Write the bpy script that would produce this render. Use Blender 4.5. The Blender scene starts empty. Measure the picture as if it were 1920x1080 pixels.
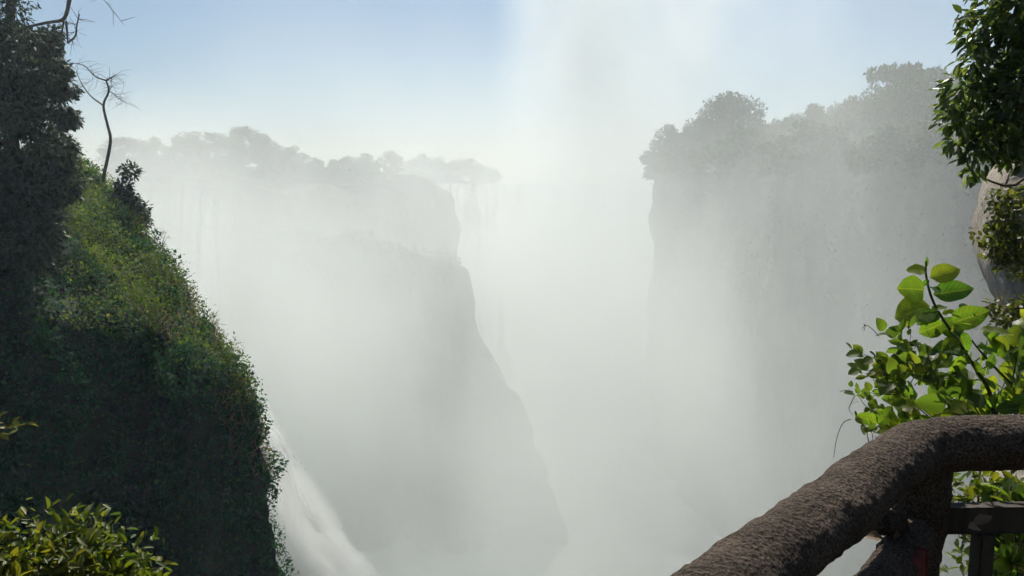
import bpy, math, random
import numpy as np
from mathutils import Vector, Matrix

R = math.radians
random.seed(7)
rng = np.random.default_rng(11)
scene = bpy.context.scene
col = scene.collection

# ------------------------------------------------------------------ camera
CAM_Z, PITCH, F = 1.6, math.atan(200 / 1500), 1500.0
cam_data = bpy.data.cameras.new('camera')
cam_data.sensor_width = 36.0
cam_data.lens = F / 1920 * 36.0
cam_data.clip_start, cam_data.clip_end = 0.05, 6000
cam = bpy.data.objects.new('camera', cam_data)
cam.location = (0, 0, CAM_Z)
cam.rotation_euler = (math.pi / 2 - PITCH, 0, 0)
col.objects.link(cam)
scene.camera = cam

# ------------------------------------------------------------------ sky and sun
SUN_AZ, SUN_EL = R(1), R(52)
world = bpy.data.worlds.new('World')
scene.world = world
world.use_nodes = True
wn = world.node_tree.nodes
sky = wn.new('ShaderNodeTexSky')
sky.sky_type = 'NISHITA'
sky.sun_disc = False
sky.sun_elevation, sky.sun_rotation = SUN_EL, SUN_AZ
sky.air_density, sky.dust_density, sky.ozone_density = 1.0, 0.5, 2.2
wn['Background'].inputs['Strength'].default_value = 0.055
world.node_tree.links.new(sky.outputs[0], wn['Background'].inputs[0])
sun_data = bpy.data.lights.new('sun', 'SUN')
sun_data.energy = 5.0
sun_data.angle = R(0.55)
sun_data.color = (1.0, 0.935, 0.83)
sun = bpy.data.objects.new('sun', sun_data)
SUN_DIR = Vector((math.sin(SUN_AZ) * math.cos(SUN_EL), math.cos(SUN_AZ) * math.cos(SUN_EL), math.sin(SUN_EL)))
sun.rotation_euler = SUN_DIR.to_track_quat('Z', 'Y').to_euler()
sun.location = SUN_DIR * 400
col.objects.link(sun)

scene.view_settings.view_transform = 'Standard'
scene.view_settings.look = 'None'
scene.view_settings.gamma = 1.0
scene.view_settings.exposure = 0.48
cy = scene.cycles
cy.use_denoising = True
try:
    cy.denoiser = 'OPENIMAGEDENOISE'
except Exception:
    pass
cy.max_bounces = 4
cy.diffuse_bounces = 1
cy.glossy_bounces = 1
cy.transmission_bounces = 2
cy.transparent_max_bounces = 12
cy.volume_bounces = 4
cy.volume_step_rate = 1.4
cy.volume_max_steps = 96
cy.use_adaptive_sampling = True
cy.adaptive_threshold = 0.06
cy.adaptive_min_samples = 16
cy.time_limit = 780.0
cy.sample_clamp_indirect = 6.0


# ------------------------------------------------------------------ helpers
def at(px, py, Y):
    """Point of the place that stands Y metres ahead and shows at photo pixel (px, py)."""
    a, b = (px - 960) / F, (540 - py) / F
    fy, fz = math.cos(PITCH), -math.sin(PITCH)
    uy, uz = math.sin(PITCH), math.cos(PITCH)
    dy, dz = fy + b * uy, fz + b * uz
    k = Y / dy
    return Vector((a * k, Y, CAM_Z + dz * k))


def hash3(i, j, k, seed):
    h = (i * 374761393 + j * 668265263 + k * 2147483647 + seed * 1274126177) & 0xFFFFFFFF
    h = ((h ^ (h >> 13)) * 1274126177) & 0xFFFFFFFF
    h = h ^ (h >> 16)
    return (h & 0xFFFFFF) / float(0xFFFFFF)


def vnoise(p, seed=0):
    p = np.asarray(p, dtype=np.float64)
    i = np.floor(p).astype(np.int64)
    f = p - i
    f = f * f * (3 - 2 * f)
    out = 0.0
    for dx in (0, 1):
        for dy in (0, 1):
            for dz in (0, 1):
                w = (f[..., 0] if dx else 1 - f[..., 0]) * (f[..., 1] if dy else 1 - f[..., 1]) * (f[..., 2] if dz else 1 - f[..., 2])
                out = out + w * hash3(i[..., 0] + dx, i[..., 1] + dy, i[..., 2] + dz, seed)
    return out * 2 - 1


def fbm(p, octaves=4, seed=0):
    p = np.asarray(p, dtype=np.float64)
    out, a = 0.0, 0.5
    for o in range(octaves):
        out = out + a * vnoise(p, seed + o)
        p = p * 2.03 + 17.3
        a *= 0.5
    return out


def mesh_from(name, verts, faces, smooth=True):
    """verts (n,3) array, faces: (m,k) int array or list of lists."""
    me = bpy.data.meshes.new(name)
    if isinstance(faces, np.ndarray):
        n, m, k = len(verts), len(faces), faces.shape[1]
        me.vertices.add(n)
        me.vertices.foreach_set('co', np.asarray(verts, dtype=np.float32).ravel())
        me.loops.add(m * k)
        me.loops.foreach_set('vertex_index', faces.astype(np.int32).ravel())
        me.polygons.add(m)
        me.polygons.foreach_set('loop_start', np.arange(0, m * k, k, dtype=np.int32))
        me.update(calc_edges=True)
        me.validate()
    else:
        me.from_pydata([tuple(v) for v in verts], [], [tuple(f) for f in faces])
    if smooth:
        me.polygons.foreach_set('use_smooth', np.ones(len(me.polygons), dtype=bool))
    me.update()
    return me


def link(name, me, mat=None, parent=None):
    o = bpy.data.objects.new(name, me)
    col.objects.link(o)
    if me is not None and mat is not None and len(me.materials) == 0:
        me.materials.append(mat)
    if parent is not None:
        o.parent = parent
    return o


def tag(o, label=None, cat=None, group=None, kind=None):
    if label: o['label'] = label
    if cat: o['category'] = cat
    if group: o['group'] = group
    if kind: o['kind'] = kind
    return o


def empty(name, loc=(0, 0, 0)):
    o = bpy.data.objects.new(name, None)
    o.empty_display_size = 0.2
    o.location = loc
    col.objects.link(o)
    return o


def tube_arrays(path, radii, sides=8, jitter=0.0, seed=0, cap=True):
    path = [Vector(p) for p in path]
    n = len(path)
    V, Fc = [], []
    prev = None
    for i, p in enumerate(path):
        t = (path[min(i + 1, n - 1)] - path[max(i - 1, 0)]).normalized()
        if prev is None:
            a = Vector((0, 0, 1)) if abs(t.z) < 0.9 else Vector((1, 0, 0))
            u = t.cross(a).normalized()
        else:
            u = (prev - t * prev.dot(t)).normalized()
        prev = u
        w = t.cross(u)
        for s in range(sides):
            an = 2 * math.pi * s / sides
            V.append(p + (u * math.cos(an) + w * math.sin(an)) * radii[i])
    for i in range(n - 1):
        for s in range(sides):
            s2 = (s + 1) % sides
            Fc.append((i * sides + s, i * sides + s2, (i + 1) * sides + s2, (i + 1) * sides + s))
    if cap:
        c0, c1 = len(V), len(V) + 1
        V.append(path[0]); V.append(path[-1])
        for s in range(sides):
            s2 = (s + 1) % sides
            Fc.append((s2, s, c0, c0))
            Fc.append(((n - 1) * sides + s, (n - 1) * sides + s2, c1, c1))
    V = np.array([tuple(v) for v in V])
    return V, Fc


class Bag:
    """Collects pieces of one part."""
    def __init__(self): self.V, self.F, self.n = [], [], 0
    def add(self, V, Fc):
        self.V.append(np.asarray(V))
        self.F += [tuple(dict.fromkeys(i + self.n for i in f)) for f in Fc]
        self.n += len(V)
    def tube(self, path, radii, sides=7):
        self.add(*tube_arrays(path, radii, sides))
    def mesh(self, name, smooth=True):
        return mesh_from(name, np.concatenate(self.V), self.F, smooth)


def smooth_path(pts, per=6):
    pts = [Vector(p) for p in pts]
    out = []
    for i in range(len(pts) - 1):
        p0, p1, p2, p3 = pts[max(i - 1, 0)], pts[i], pts[i + 1], pts[min(i + 2, len(pts) - 1)]
        for k in range(per):
            t = k / per
            out.append(0.5 * ((2 * p1) + (p2 - p0) * t + (2 * p0 - 5 * p1 + 4 * p2 - p3) * t * t + (3 * p1 - p0 - 3 * p2 + p3) * t ** 3))
    out.append(pts[-1])
    return out


def unit(a):
    return a / np.maximum(np.linalg.norm(a, axis=-1, keepdims=True), 1e-9)


def leaf_mesh(name, pos, direction, normal, length, width, fold=0.15, shape=6):
    """Many small leaves joined: pos (n,3) base, direction, normal (n,3), length/width (n,)."""
    n = len(pos)
    d = unit(direction)
    s = unit(np.cross(d, normal))
    nn = np.cross(s, d)
    L, W = length[:, None], width[:, None]
    if shape == 4:
        v = np.stack([pos, pos + d * L * .5 + s * W * .5 + nn * W * fold, pos + d * L, pos + d * L * .5 - s * W * .5 + nn * W * fold], 1)
        f = np.array([[0, 1, 2, 3]])
    else:
        v = np.stack([pos, pos + d * L * .28 + s * W * .42 + nn * W * fold, pos + d * L * .66 + s * W * .40 + nn * W * fold * .8,
                      pos + d * L - nn * L * .08, pos + d * L * .66 - s * W * .40 + nn * W * fold * .8, pos + d * L * .28 - s * W * .42 + nn * W * fold], 1)
        f = np.array([[0, 1, 2, 3], [0, 3, 4, 5]])
    k = v.shape[1]
    faces = (f[None] + (np.arange(n) * k)[:, None, None]).reshape(-1, f.shape[1])
    return mesh_from(name, v.reshape(-1, 3), faces, smooth=False)


def rand_dirs(n, up=0.0, down=0.0):
    v = rng.normal(size=(n, 3))
    v = unit(v)
    v[:, 2] += up - down
    return unit(v)


# ------------------------------------------------------------------ materials
def nodes_of(m):
    m.use_nodes = True
    nt = m.node_tree
    nt.nodes.clear()
    out = nt.nodes.new('ShaderNodeOutputMaterial')
    return nt, nt.nodes, nt.links, out


def ramp(N, L, fac, stops):
    r = N.new('ShaderNodeValToRGB')
    e = r.color_ramp.elements
    e[0].position, e[0].color = stops[0][0], (*stops[0][1], 1)
    e[1].position, e[1].color = stops[-1][0], (*stops[-1][1], 1)
    for p, c in stops[1:-1]:
        x = e.new(p); x.color = (*c, 1)
    L.new(fac, r.inputs[0])
    return r.outputs[0]


def leaf_mat(name, stops, trans=0.45, gloss=0.35, trans_boost=(1.4, 1.5, 0.5), per='island', big=False, spec=.4):
    m = bpy.data.materials.new(name)
    nt, N, L, out = nodes_of(m)
    if per == 'island':
        fac = N.new('ShaderNodeNewGeometry').outputs['Random Per Island']
    else:
        fac = N.new('ShaderNodeObjectInfo').outputs['Random']
    c = ramp(N, L, fac, stops)
    tc = N.new('ShaderNodeTexCoord')
    nz = N.new('ShaderNodeTexNoise')
    nz.inputs['Scale'].default_value = 28.0 if big else 0.45
    nz.inputs['Detail'].default_value = 3
    L.new(tc.outputs['Object'], nz.inputs['Vector'])
    mul = N.new('ShaderNodeMix'); mul.data_type = 'RGBA'; mul.blend_type = 'MULTIPLY'
    mul.inputs[0].default_value = 0.55
    r2 = ramp(N, L, nz.outputs[0], [(0.3, (0.45, 0.5, 0.4)), (0.7, (1.25, 1.2, 1.05))])
    L.new(c, mul.inputs[6]); L.new(r2, mul.inputs[7])
    base = mul.outputs[2]
    if big:
        sep = N.new('ShaderNodeSeparateXYZ'); L.new(tc.outputs['Object'], sep.inputs[0])
        ab = N.new('ShaderNodeMath'); ab.operation = 'ABSOLUTE'; L.new(sep.outputs[0], ab.inputs[0])
        # side veins: stripes along (y - |x|), midrib at x = 0
        sub = N.new('ShaderNodeMath'); sub.operation = 'MULTIPLY_ADD'
        L.new(ab.outputs[0], sub.inputs[0]); sub.inputs[1].default_value = -0.9; L.new(sep.outputs[1], sub.inputs[2])
        mm = N.new('ShaderNodeMath'); mm.operation = 'MULTIPLY'; L.new(sub.outputs[0], mm.inputs[0]); mm.inputs[1].default_value = 46.0
        sn = N.new('ShaderNodeMath'); sn.operation = 'SINE'; L.new(mm.outputs[0], sn.inputs[0])
        vr = N.new('ShaderNodeMapRange'); L.new(sn.outputs[0], vr.inputs[0])
        vr.inputs[1].default_value, vr.inputs[2].default_value, vr.inputs[3].default_value, vr.inputs[4].default_value = 0.86, 1.0, 0.0, 0.2
        mr = N.new('ShaderNodeMapRange'); L.new(ab.outputs[0], mr.inputs[0])
        mr.inputs[1].default_value, mr.inputs[2].default_value, mr.inputs[3].default_value, mr.inputs[4].default_value = 0.008, 0.022, 0.4, 0.0
        mx = N.new('ShaderNodeMath'); mx.operation = 'MAXIMUM'; L.new(vr.outputs[0], mx.inputs[0]); L.new(mr.outputs[0], mx.inputs[1])
        lite = N.new('ShaderNodeMix'); lite.data_type = 'RGBA'
        L.new(mx.outputs[0], lite.inputs[0]); L.new(base, lite.inputs[6])
        lite.inputs[7].default_value = (0.20, 0.24, 0.07, 1)
        base = lite.outputs[2]
    if per == 'object':
        oi = N.new('ShaderNodeObjectInfo')
        va = N.new('ShaderNodeVectorMath'); va.operation = 'ADD'; L.new(tc.outputs['Object'], va.inputs[0]); L.new(oi.outputs['Location'], va.inputs[1])
        n3 = N.new('ShaderNodeTexNoise'); n3.inputs['Scale'].default_value = 5.5; n3.inputs['Detail'].default_value = 5; L.new(va.outputs[0], n3.inputs['Vector'])
        rr_ = N.new('ShaderNodeMapRange'); L.new(n3.outputs[0], rr_.inputs[0])
        rr_.inputs[1].default_value, rr_.inputs[2].default_value, rr_.inputs[4].default_value = .62, .68, .8
        bl = N.new('ShaderNodeMix'); bl.data_type = 'RGBA'
        L.new(rr_.outputs[0], bl.inputs[0]); L.new(base, bl.inputs[6]); bl.inputs[7].default_value = (.085, .055, .02, 1)
        base = bl.outputs[2]
    p = N.new('ShaderNodeBsdfPrincipled')
    p.inputs['Roughness'].default_value = gloss
    p.inputs['Specular IOR Level'].default_value = spec
    L.new(base, p.inputs['Base Color'])
    t = N.new('ShaderNodeBsdfTranslucent')
    tm = N.new('ShaderNodeMix'); tm.data_type = 'RGBA'; tm.blend_type = 'MULTIPLY'; tm.inputs[0].default_value = 1
    L.new(base, tm.inputs[6]); tm.inputs[7].default_value = (*trans_boost, 1)
    L.new(tm.outputs[2], t.inputs[0])
    mix = N.new('ShaderNodeMixShader'); mix.inputs[0].default_value = trans
    L.new(p.outputs[0], mix.inputs[1]); L.new(t.outputs[0], mix.inputs[2])
    L.new(mix.outputs[0], out.inputs['Surface'])
    return m


def rough_mat(name, stops, scale=2.0, bump=0.4, rough=0.9, stretch=(1, 1, 1), detail=8, bump_dist=0.1, fine=None, obj_coord=True):
    m = bpy.data.materials.new(name)
    nt, N, L, out = nodes_of(m)
    tc = N.new('ShaderNodeTexCoord')
    mp = N.new('ShaderNodeMapping'); mp.inputs['Scale'].default_value = stretch
    L.new(tc.outputs['Object'], mp.inputs[0])
    nz = N.new('ShaderNodeTexNoise'); nz.inputs['Scale'].default_value = scale; nz.inputs['Detail'].default_value = detail
    nz.inputs['Roughness'].default_value = 0.65
    L.new(mp.outputs[0], nz.inputs['Vector'])
    c = ramp(N, L, nz.outputs[0], stops)
    p = N.new('ShaderNodeBsdfPrincipled')
    p.inputs['Roughness'].default_value = rough
    p.inputs['Specular IOR Level'].default_value = 0.25
    h = nz.outputs[0]
    if fine:
        n2 = N.new('ShaderNodeTexNoise'); n2.inputs['Scale'].default_value = fine; n2.inputs['Detail'].default_value = 6
        n2.inputs['Roughness'].default_value = 0.7
        L.new(tc.outputs['Object'], n2.inputs['Vector'])
        ad = N.new('ShaderNodeMath'); ad.operation = 'MULTIPLY_ADD'
        L.new(n2.outputs[0], ad.inputs[0]); ad.inputs[1].default_value = 0.5; L.new(h, ad.inputs[2])
        h = ad.outputs[0]
        r2 = ramp(N, L, n2.outputs[0], [(0.32, (0.4, 0.4, 0.4)), (0.5, (0.95, 0.95, 0.95)), (0.7, (1.5, 1.45, 1.4))])
        mul = N.new('ShaderNodeMix'); mul.data_type = 'RGBA'; mul.blend_type = 'MULTIPLY'; mul.inputs[0].default_value = 0.8
        L.new(c, mul.inputs[6]); L.new(r2, mul.inputs[7]); c = mul.outputs[2]
    L.new(c, p.inputs['Base Color'])
    b = N.new('ShaderNodeBump'); b.inputs['Strength'].default_value = bump; b.inputs['Distance'].default_value = bump_dist
    L.new(h, b.inputs['Height']); L.new(b.outputs[0], p.inputs['Normal'])
    L.new(p.outputs[0], out.inputs['Surface'])
    return m


def log_mat():
    """Concrete cast as a log: coarse sand grains, pits, damp dark and olive algae patches."""
    m = bpy.data.materials.new('rough_concrete_log')
    nt, N, L, out = nodes_of(m)
    tc = N.new('ShaderNodeTexCoord')
    def tex(kind, scale, **kw):
        n = N.new(kind); n.inputs['Scale'].default_value = scale
        for k, v in kw.items(): n.inputs[k].default_value = v
        L.new(tc.outputs['Object'], n.inputs['Vector'])
        return n
    broad = tex('ShaderNodeTexNoise', 7, Detail=5, Roughness=.6)
    grain = tex('ShaderNodeTexNoise', 150, Detail=4, Roughness=.75)
    pits = tex('ShaderNodeTexVoronoi', 85)
    c = ramp(N, L, broad.outputs[0], [(0.28, (0.030, 0.025, 0.018)), (0.48, (0.064, 0.049, 0.038)), (0.75, (0.098, 0.078, 0.062))])
    def mult(c, d, f):
        x = N.new('ShaderNodeMix'); x.data_type = 'RGBA'; x.blend_type = 'MULTIPLY'; x.inputs[0].default_value = f
        L.new(c, x.inputs[6]); L.new(d, x.inputs[7]); return x.outputs[2]
    c = mult(c, ramp(N, L, grain.outputs[0], [(0.34, (0.25, 0.25, 0.25)), (0.5, (0.95, 0.95, 0.95)), (0.66, (2.1, 2.0, 1.9))]), 1.0)
    c = mult(c, ramp(N, L, pits.outputs['Distance'], [(0.12, (0.35, 0.35, 0.35)), (0.4, (1.15, 1.15, 1.15))]), .7)
    p = N.new('ShaderNodeBsdfPrincipled'); p.inputs['Roughness'].default_value = .95; p.inputs['Specular IOR Level'].default_value = .2
    L.new(c, p.inputs['Base Color'])
    h = N.new('ShaderNodeMath'); h.operation = 'MULTIPLY_ADD'
    L.new(grain.outputs[0], h.inputs[0]); h.inputs[1].default_value = .8; L.new(pits.outputs['Distance'], h.inputs[2])
    b = N.new('ShaderNodeBump'); b.inputs['Strength'].default_value = 1.0; b.inputs['Distance'].default_value = .009
    L.new(h.outputs[0], b.inputs['Height']); L.new(b.outputs[0], p.inputs['Normal'])
    L.new(p.outputs[0], out.inputs['Surface'])
    return m


def water_mat(name, stretch, scale, lo, hi, alpha=True, strength=0.5, most=1.0):
    """White falling water: streaks that run with the fall, thinning to nothing between them."""
    m = bpy.data.materials.new(name)
    nt, N, L, out = nodes_of(m)
    tc = N.new('ShaderNodeTexCoord')
    mp = N.new('ShaderNodeMapping'); mp.inputs['Scale'].default_value = stretch
    L.new(tc.outputs['UV'] if alpha else tc.outputs['Object'], mp.inputs[0])
    nz = N.new('ShaderNodeTexNoise'); nz.inputs['Scale'].default_value = scale; nz.inputs['Detail'].default_value = 6
    L.new(mp.outputs[0], nz.inputs['Vector'])
    p = N.new('ShaderNodeBsdfPrincipled')
    p.inputs['Roughness'].default_value = 0.55
    c = ramp(N, L, nz.outputs[0], [(0.3, (0.62, 0.66, 0.66)), (0.65, (0.86, 0.87, 0.86))])
    L.new(c, p.inputs['Base Color'])
    t = N.new('ShaderNodeBsdfTranslucent'); t.inputs[0].default_value = (0.86, 0.87, 0.86, 1)
    ms = N.new('ShaderNodeMixShader'); ms.inputs[0].default_value = strength
    L.new(p.outputs[0], ms.inputs[1]); L.new(t.outputs[0], ms.inputs[2])
    if alpha:
        tr = N.new('ShaderNodeBsdfTransparent')
        mr = N.new('ShaderNodeMapRange'); mr.interpolation_type = 'SMOOTHSTEP'
        L.new(nz.outputs[0], mr.inputs[0]); mr.inputs[1].default_value, mr.inputs[2].default_value, mr.inputs[4].default_value = lo, hi, most
        m2 = N.new('ShaderNodeMixShader')
        L.new(mr.outputs[0], m2.inputs[0]); L.new(tr.outputs[0], m2.inputs[1]); L.new(ms.outputs[0], m2.inputs[2])
        L.new(m2.outputs[0], out.inputs['Surface'])
    else:
        L.new(ms.outputs[0], out.inputs['Surface'])
    return m


M = {}
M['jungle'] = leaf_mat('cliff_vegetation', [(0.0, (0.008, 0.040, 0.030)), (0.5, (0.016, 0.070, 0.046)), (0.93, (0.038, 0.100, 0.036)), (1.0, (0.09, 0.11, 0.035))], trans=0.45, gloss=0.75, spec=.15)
M['dry'] = leaf_mat('dry_grass', [(0.0, (0.17, 0.13, 0.06)), (0.6, (0.27, 0.21, 0.10)), (1.0, (0.10, 0.12, 0.03))], trans=0.35, gloss=0.7, trans_boost=(1, 1, .8))
M['dark_tree'] = leaf_mat('dark_tree_leaves', [(0.0, (0.012, 0.030, 0.024)), (0.7, (0.024, 0.050, 0.034)), (1.0, (0.06, 0.085, 0.035))], trans=0.2, gloss=0.5, spec=.15)
M['far_tree'] = leaf_mat('far_tree_leaves', [(0.0, (0.030, 0.050, 0.020)), (0.7, (0.055, 0.082, 0.030)), (1.0, (0.09, 0.10, 0.04))], trans=0.25, gloss=0.6, spec=.15)
M['right_tree'] = leaf_mat('glossy_tree_leaves', [(0.0, (0.050, 0.085, 0.036)), (0.6, (0.085, 0.130, 0.050)), (1.0, (0.14, 0.17, 0.06))], trans=0.55, gloss=0.3, trans_boost=(2.0, 2.0, .9))
M['right_tree_one'] = leaf_mat('glossy_tree_leaf', [(0.0, (0.050, 0.085, 0.036)), (0.6, (0.085, 0.130, 0.050)), (1.0, (0.14, 0.17, 0.06))], trans=0.45, gloss=0.38, per='object')
M['ivy'] = leaf_mat('creeper_leaves', [(0.0, (0.055, 0.070, 0.026)), (0.6, (0.105, 0.125, 0.040)), (1.0, (0.18, 0.17, 0.06))], trans=0.5, gloss=0.45)
M['big_leaf'] = leaf_mat('broad_leaf', [(0.0, (0.030, 0.085, 0.022)), (0.5, (0.062, 0.120, 0.024)), (1.0, (0.12, 0.155, 0.026))], trans=0.62, gloss=0.45, trans_boost=(3.6, 3.2, 0.8), per='object', big=True)
M['small_leaf'] = leaf_mat('shrub_leaf', [(0.0, (0.045, 0.080, 0.020)), (0.7, (0.080, 0.125, 0.026)), (1.0, (0.13, 0.15, 0.03))], trans=0.6, gloss=0.45, trans_boost=(2.7, 2.8, 0.9), per='object')
M['bush_leaf'] = leaf_mat('sunlit_bush_leaf', [(0.0, (0.055, 0.085, 0.015)), (0.5, (0.11, 0.135, 0.020)), (1.0, (0.17, 0.165, 0.03))], trans=0.5, gloss=0.4, trans_boost=(1.9, 1.9, 0.5), per='object')
M['bush_fill'] = leaf_mat('sunlit_bush_foliage', [(0.0, (0.045, 0.080, 0.015)), (0.5, (0.09, 0.125, 0.020)), (1.0, (0.16, 0.16, 0.03))], trans=0.5, gloss=0.5, trans_boost=(1.7, 1.7, 0.5))
M['dead_leaf'] = leaf_mat('dead_leaf', [(0.0, (0.12, 0.06, 0.03)), (1.0, (0.28, 0.20, 0.14))], trans=0.2, gloss=0.6, trans_boost=(1, .9, .7), per='object')
M['bark'] = rough_mat('bark', [(0.3, (0.06, 0.05, 0.04)), (0.7, (0.16, 0.13, 0.10))], scale=6, bump=0.5)
M['pale_bark'] = rough_mat('pale_bark', [(0.3, (0.14, 0.12, 0.10)), (0.7, (0.28, 0.25, 0.22))], scale=6, bump=0.5)
M['stem'] = rough_mat('green_stem', [(0.3, (0.05, 0.05, 0.025)), (0.7, (0.10, 0.09, 0.04))], scale=20, bump=0.3, bump_dist=0.005)
M['basalt'] = rough_mat('wet_basalt', [(0.30, (0.018, 0.022, 0.018)), (0.5, (0.070, 0.068, 0.056)), (0.72, (0.17, 0.15, 0.12))], scale=0.16, bump=0.7, bump_dist=1.2, stretch=(1, 1, 0.35), fine=0.9, rough=0.75)
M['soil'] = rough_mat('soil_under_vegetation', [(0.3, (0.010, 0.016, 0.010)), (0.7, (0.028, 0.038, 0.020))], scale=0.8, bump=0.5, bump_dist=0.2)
M['near_rock'] = rough_mat('mist_lit_rock', [(0.25, (0.16, 0.14, 0.11)), (0.5, (0.34, 0.30, 0.25)), (0.75, (0.48, 0.44, 0.38))], scale=1.1, bump=0.8, bump_dist=0.15, fine=9.0)  # rock tones raised to stand in for light from the mist
M['log'] = log_mat()
M['plank'] = rough_mat('dark_timber', [(0.3, (0.03, 0.026, 0.022)), (0.7, (0.09, 0.08, 0.068))], scale=14, bump=0.5, bump_dist=0.01, stretch=(1, .2, .2))
M['red_board'] = rough_mat('weathered_red_paint', [(0.3, (0.10, 0.022, 0.02)), (0.7, (0.17, 0.05, 0.042))], scale=22, bump=0.4, bump_dist=0.006)
M['ground'] = rough_mat('shade_dark_ground', [(0.3, (0.030, 0.028, 0.018)), (0.7, (0.060, 0.055, 0.032))], scale=0.4, bump=0.4, bump_dist=0.15, fine=6)  # tone kept dark to stand in for tree shade on the terrace
M['fall'] = water_mat('falling_water', (1, 0.10, 1), 0.55, 0.20, 0.62)
M['strands'] = water_mat('broken_falling_water', (1, 0.09, 1), 1.5, 0.38, 0.56)
M['veil'] = water_mat('thin_falling_water', (1, 0.05, 1), 1.1, 0.42, 0.75, most=0.35)
M['foam'] = water_mat('foam', (1, 1, 1), 3.0, 0, 1, alpha=False, strength=0.5)
M['river'] = water_mat('river_water', (1, 1, 1), 0.12, 0, 1, alpha=False, strength=0.1)

# ------------------------------------------------------------------ terrain: gorge floor and plateaus
def grid_sheet(name, x0, x1, y0, y1, z, nx, ny, amp=0.0, scale=0.05, seed=0, mat=None):
    xs, ys = np.meshgrid(np.linspace(x0, x1, nx), np.linspace(y0, y1, ny))
    p = np.stack([xs, ys, np.full_like(xs, z)], -1).reshape(-1, 3)
    if amp:
        q = p.copy() * scale; q[:, 2] = 0
        p[:, 2] += amp * fbm(q, 4, seed)
    idx = np.arange(nx * ny).reshape(ny, nx)
    f = np.stack([idx[:-1, :-1], idx[:-1, 1:], idx[1:, 1:], idx[1:, :-1]], -1).reshape(-1, 4)
    o = link(name, mesh_from(name, p, f), mat)
    return tag(o, kind='structure')


grid_sheet('river', -160, 200, -60, 420, -66, 160, 220, amp=1.6, scale=0.16, seed=3, mat=M['river'])
grid_sheet('upper_river', -300, 300, 349, 570, 0.4, 90, 60, amp=0.25, scale=0.1, seed=5, mat=M['river'])


def cliff_sheet(name, tip, q_profile, zs, nq, amp, nscale, seed, mat, stretch_z=0.35, top_back=None):
    """Promontory lofted from horizontal outlines. tip(z) -> (x, y) of the nose; q_profile(q) -> offset (dx, dy) for q in [-1, 1]."""
    qs = np.linspace(-1, 1, nq)
    rows = []
    for z in zs:
        tx, ty = tip(z)
        off = np.array([q_profile(q, z) for q in qs])
        rows.append(np.stack([tx + off[:, 0], ty + off[:, 1], np.full(nq, z)], -1))
    p = np.array(rows)
    nz = len(zs)
    du = np.gradient(p, axis=1); dv = np.gradient(p, axis=0)
    nrm = unit(np.cross(du, dv))
    s = p * nscale; s[..., 2] *= stretch_z
    d = fbm(s, 5, seed) * amp + np.abs(fbm(s * 3.1, 3, seed + 9)) * amp * 0.35
    p = p + nrm * d[..., None]
    idx = np.arange(nz * nq).reshape(nz, nq)
    f = np.stack([idx[:-1, :-1], idx[:-1, 1:], idx[1:, 1:], idx[1:, :-1]], -1).reshape(-1, 4)
    o = link(name, mesh_from(name, p.reshape(-1, 3), f), mat)
    tag(o, kind='structure')
    return o, p, nrm


def interp(table):
    a = np.array(sorted(table))
    return lambda z: float(np.interp(z, a[:, 0], a[:, 1]))


# --- near promontory on the left (shaded, overgrown)
NEAR_EDGE = [(20, 312, 61), (60, 318, 60), (130, 328, 58), (200, 342, 56), (262, 385, 54), (300, 470, 51), (345, 545, 48), (400, 615, 45), (445, 680, 42.5), (476, 760, 41.3), (488, 850, 41), (500, 950, 41), (524, 1080, 41)]
pts = [at(*e) for e in NEAR_EDGE]
near_x = interp([(p.z, p.x) for p in pts] + [(-32, pts[-1].x + 3.0), (-66, pts[-1].x + 9), (6, -60), (9, -74)])
near_y = interp([(p.z, p.y) for p in pts] + [(-66, 40), (9, 66)])


def near_section(q, z):
    """Outline of the promontory at height z: sheer face towards the camera, a slope leaning back to the crest, the hidden far side."""
    xr, yr = near_x(z), near_y(z)
    a = abs(q)
    if q >= 0:
        return (-60 * a ** 1.15, 42 * a ** 1.1)
    x = xr - 50 * a ** 1.35
    x0 = near_x(min(z, -11.0))
    face = 41.0 - 24 * (max(0.0, x0 - x) / 52) ** 1.1 + (1.9 * math.sin(x * .55 + .08 * z) + 1.3 * math.sin(x * 1.27 + .05 * z + 1)) * min(1, max(0, x0 - x) / 3)
    slope = yr - 5.5 * (xr - x)
    k = 1.1
    y = k * math.log(math.exp(min(60, face / k)) + math.exp(min(60, slope / k)))   # smooth maximum
    return (x - xr, min(y, yr) - yr)


zs_near = np.concatenate([np.linspace(-66, -24, 40), np.linspace(-23.5, 6.5, 150)])
near_cliff, NP, NN = cliff_sheet('near_cliff', lambda z: (near_x(z), near_y(z)), near_section, zs_near, 320, 2.2, 0.15, 21, M['soil'], stretch_z=0.5)

# --- island cliff in the middle (behind mist)
ISL_EDGE = [(560, 330), (740, 342), (800, 350), (830, 376), (846, 430), (850, 520), (858, 700), (866, 860)]
pts = [at(a, b, 178) for a, b in ISL_EDGE]
isl_x = interp([(p.z, p.x) for p in pts] + [(-66, pts[-1].x + 3), (5, -80)])


def isl_prof(q, z):
    a = abs(q)
    if q < 0:
        return (-95 * a ** 1.1, -30 * a + 5 * math.sin(a * 14) * min(1, a * 6))
    return (-50 * a ** 1.3, 70 * a)


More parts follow.
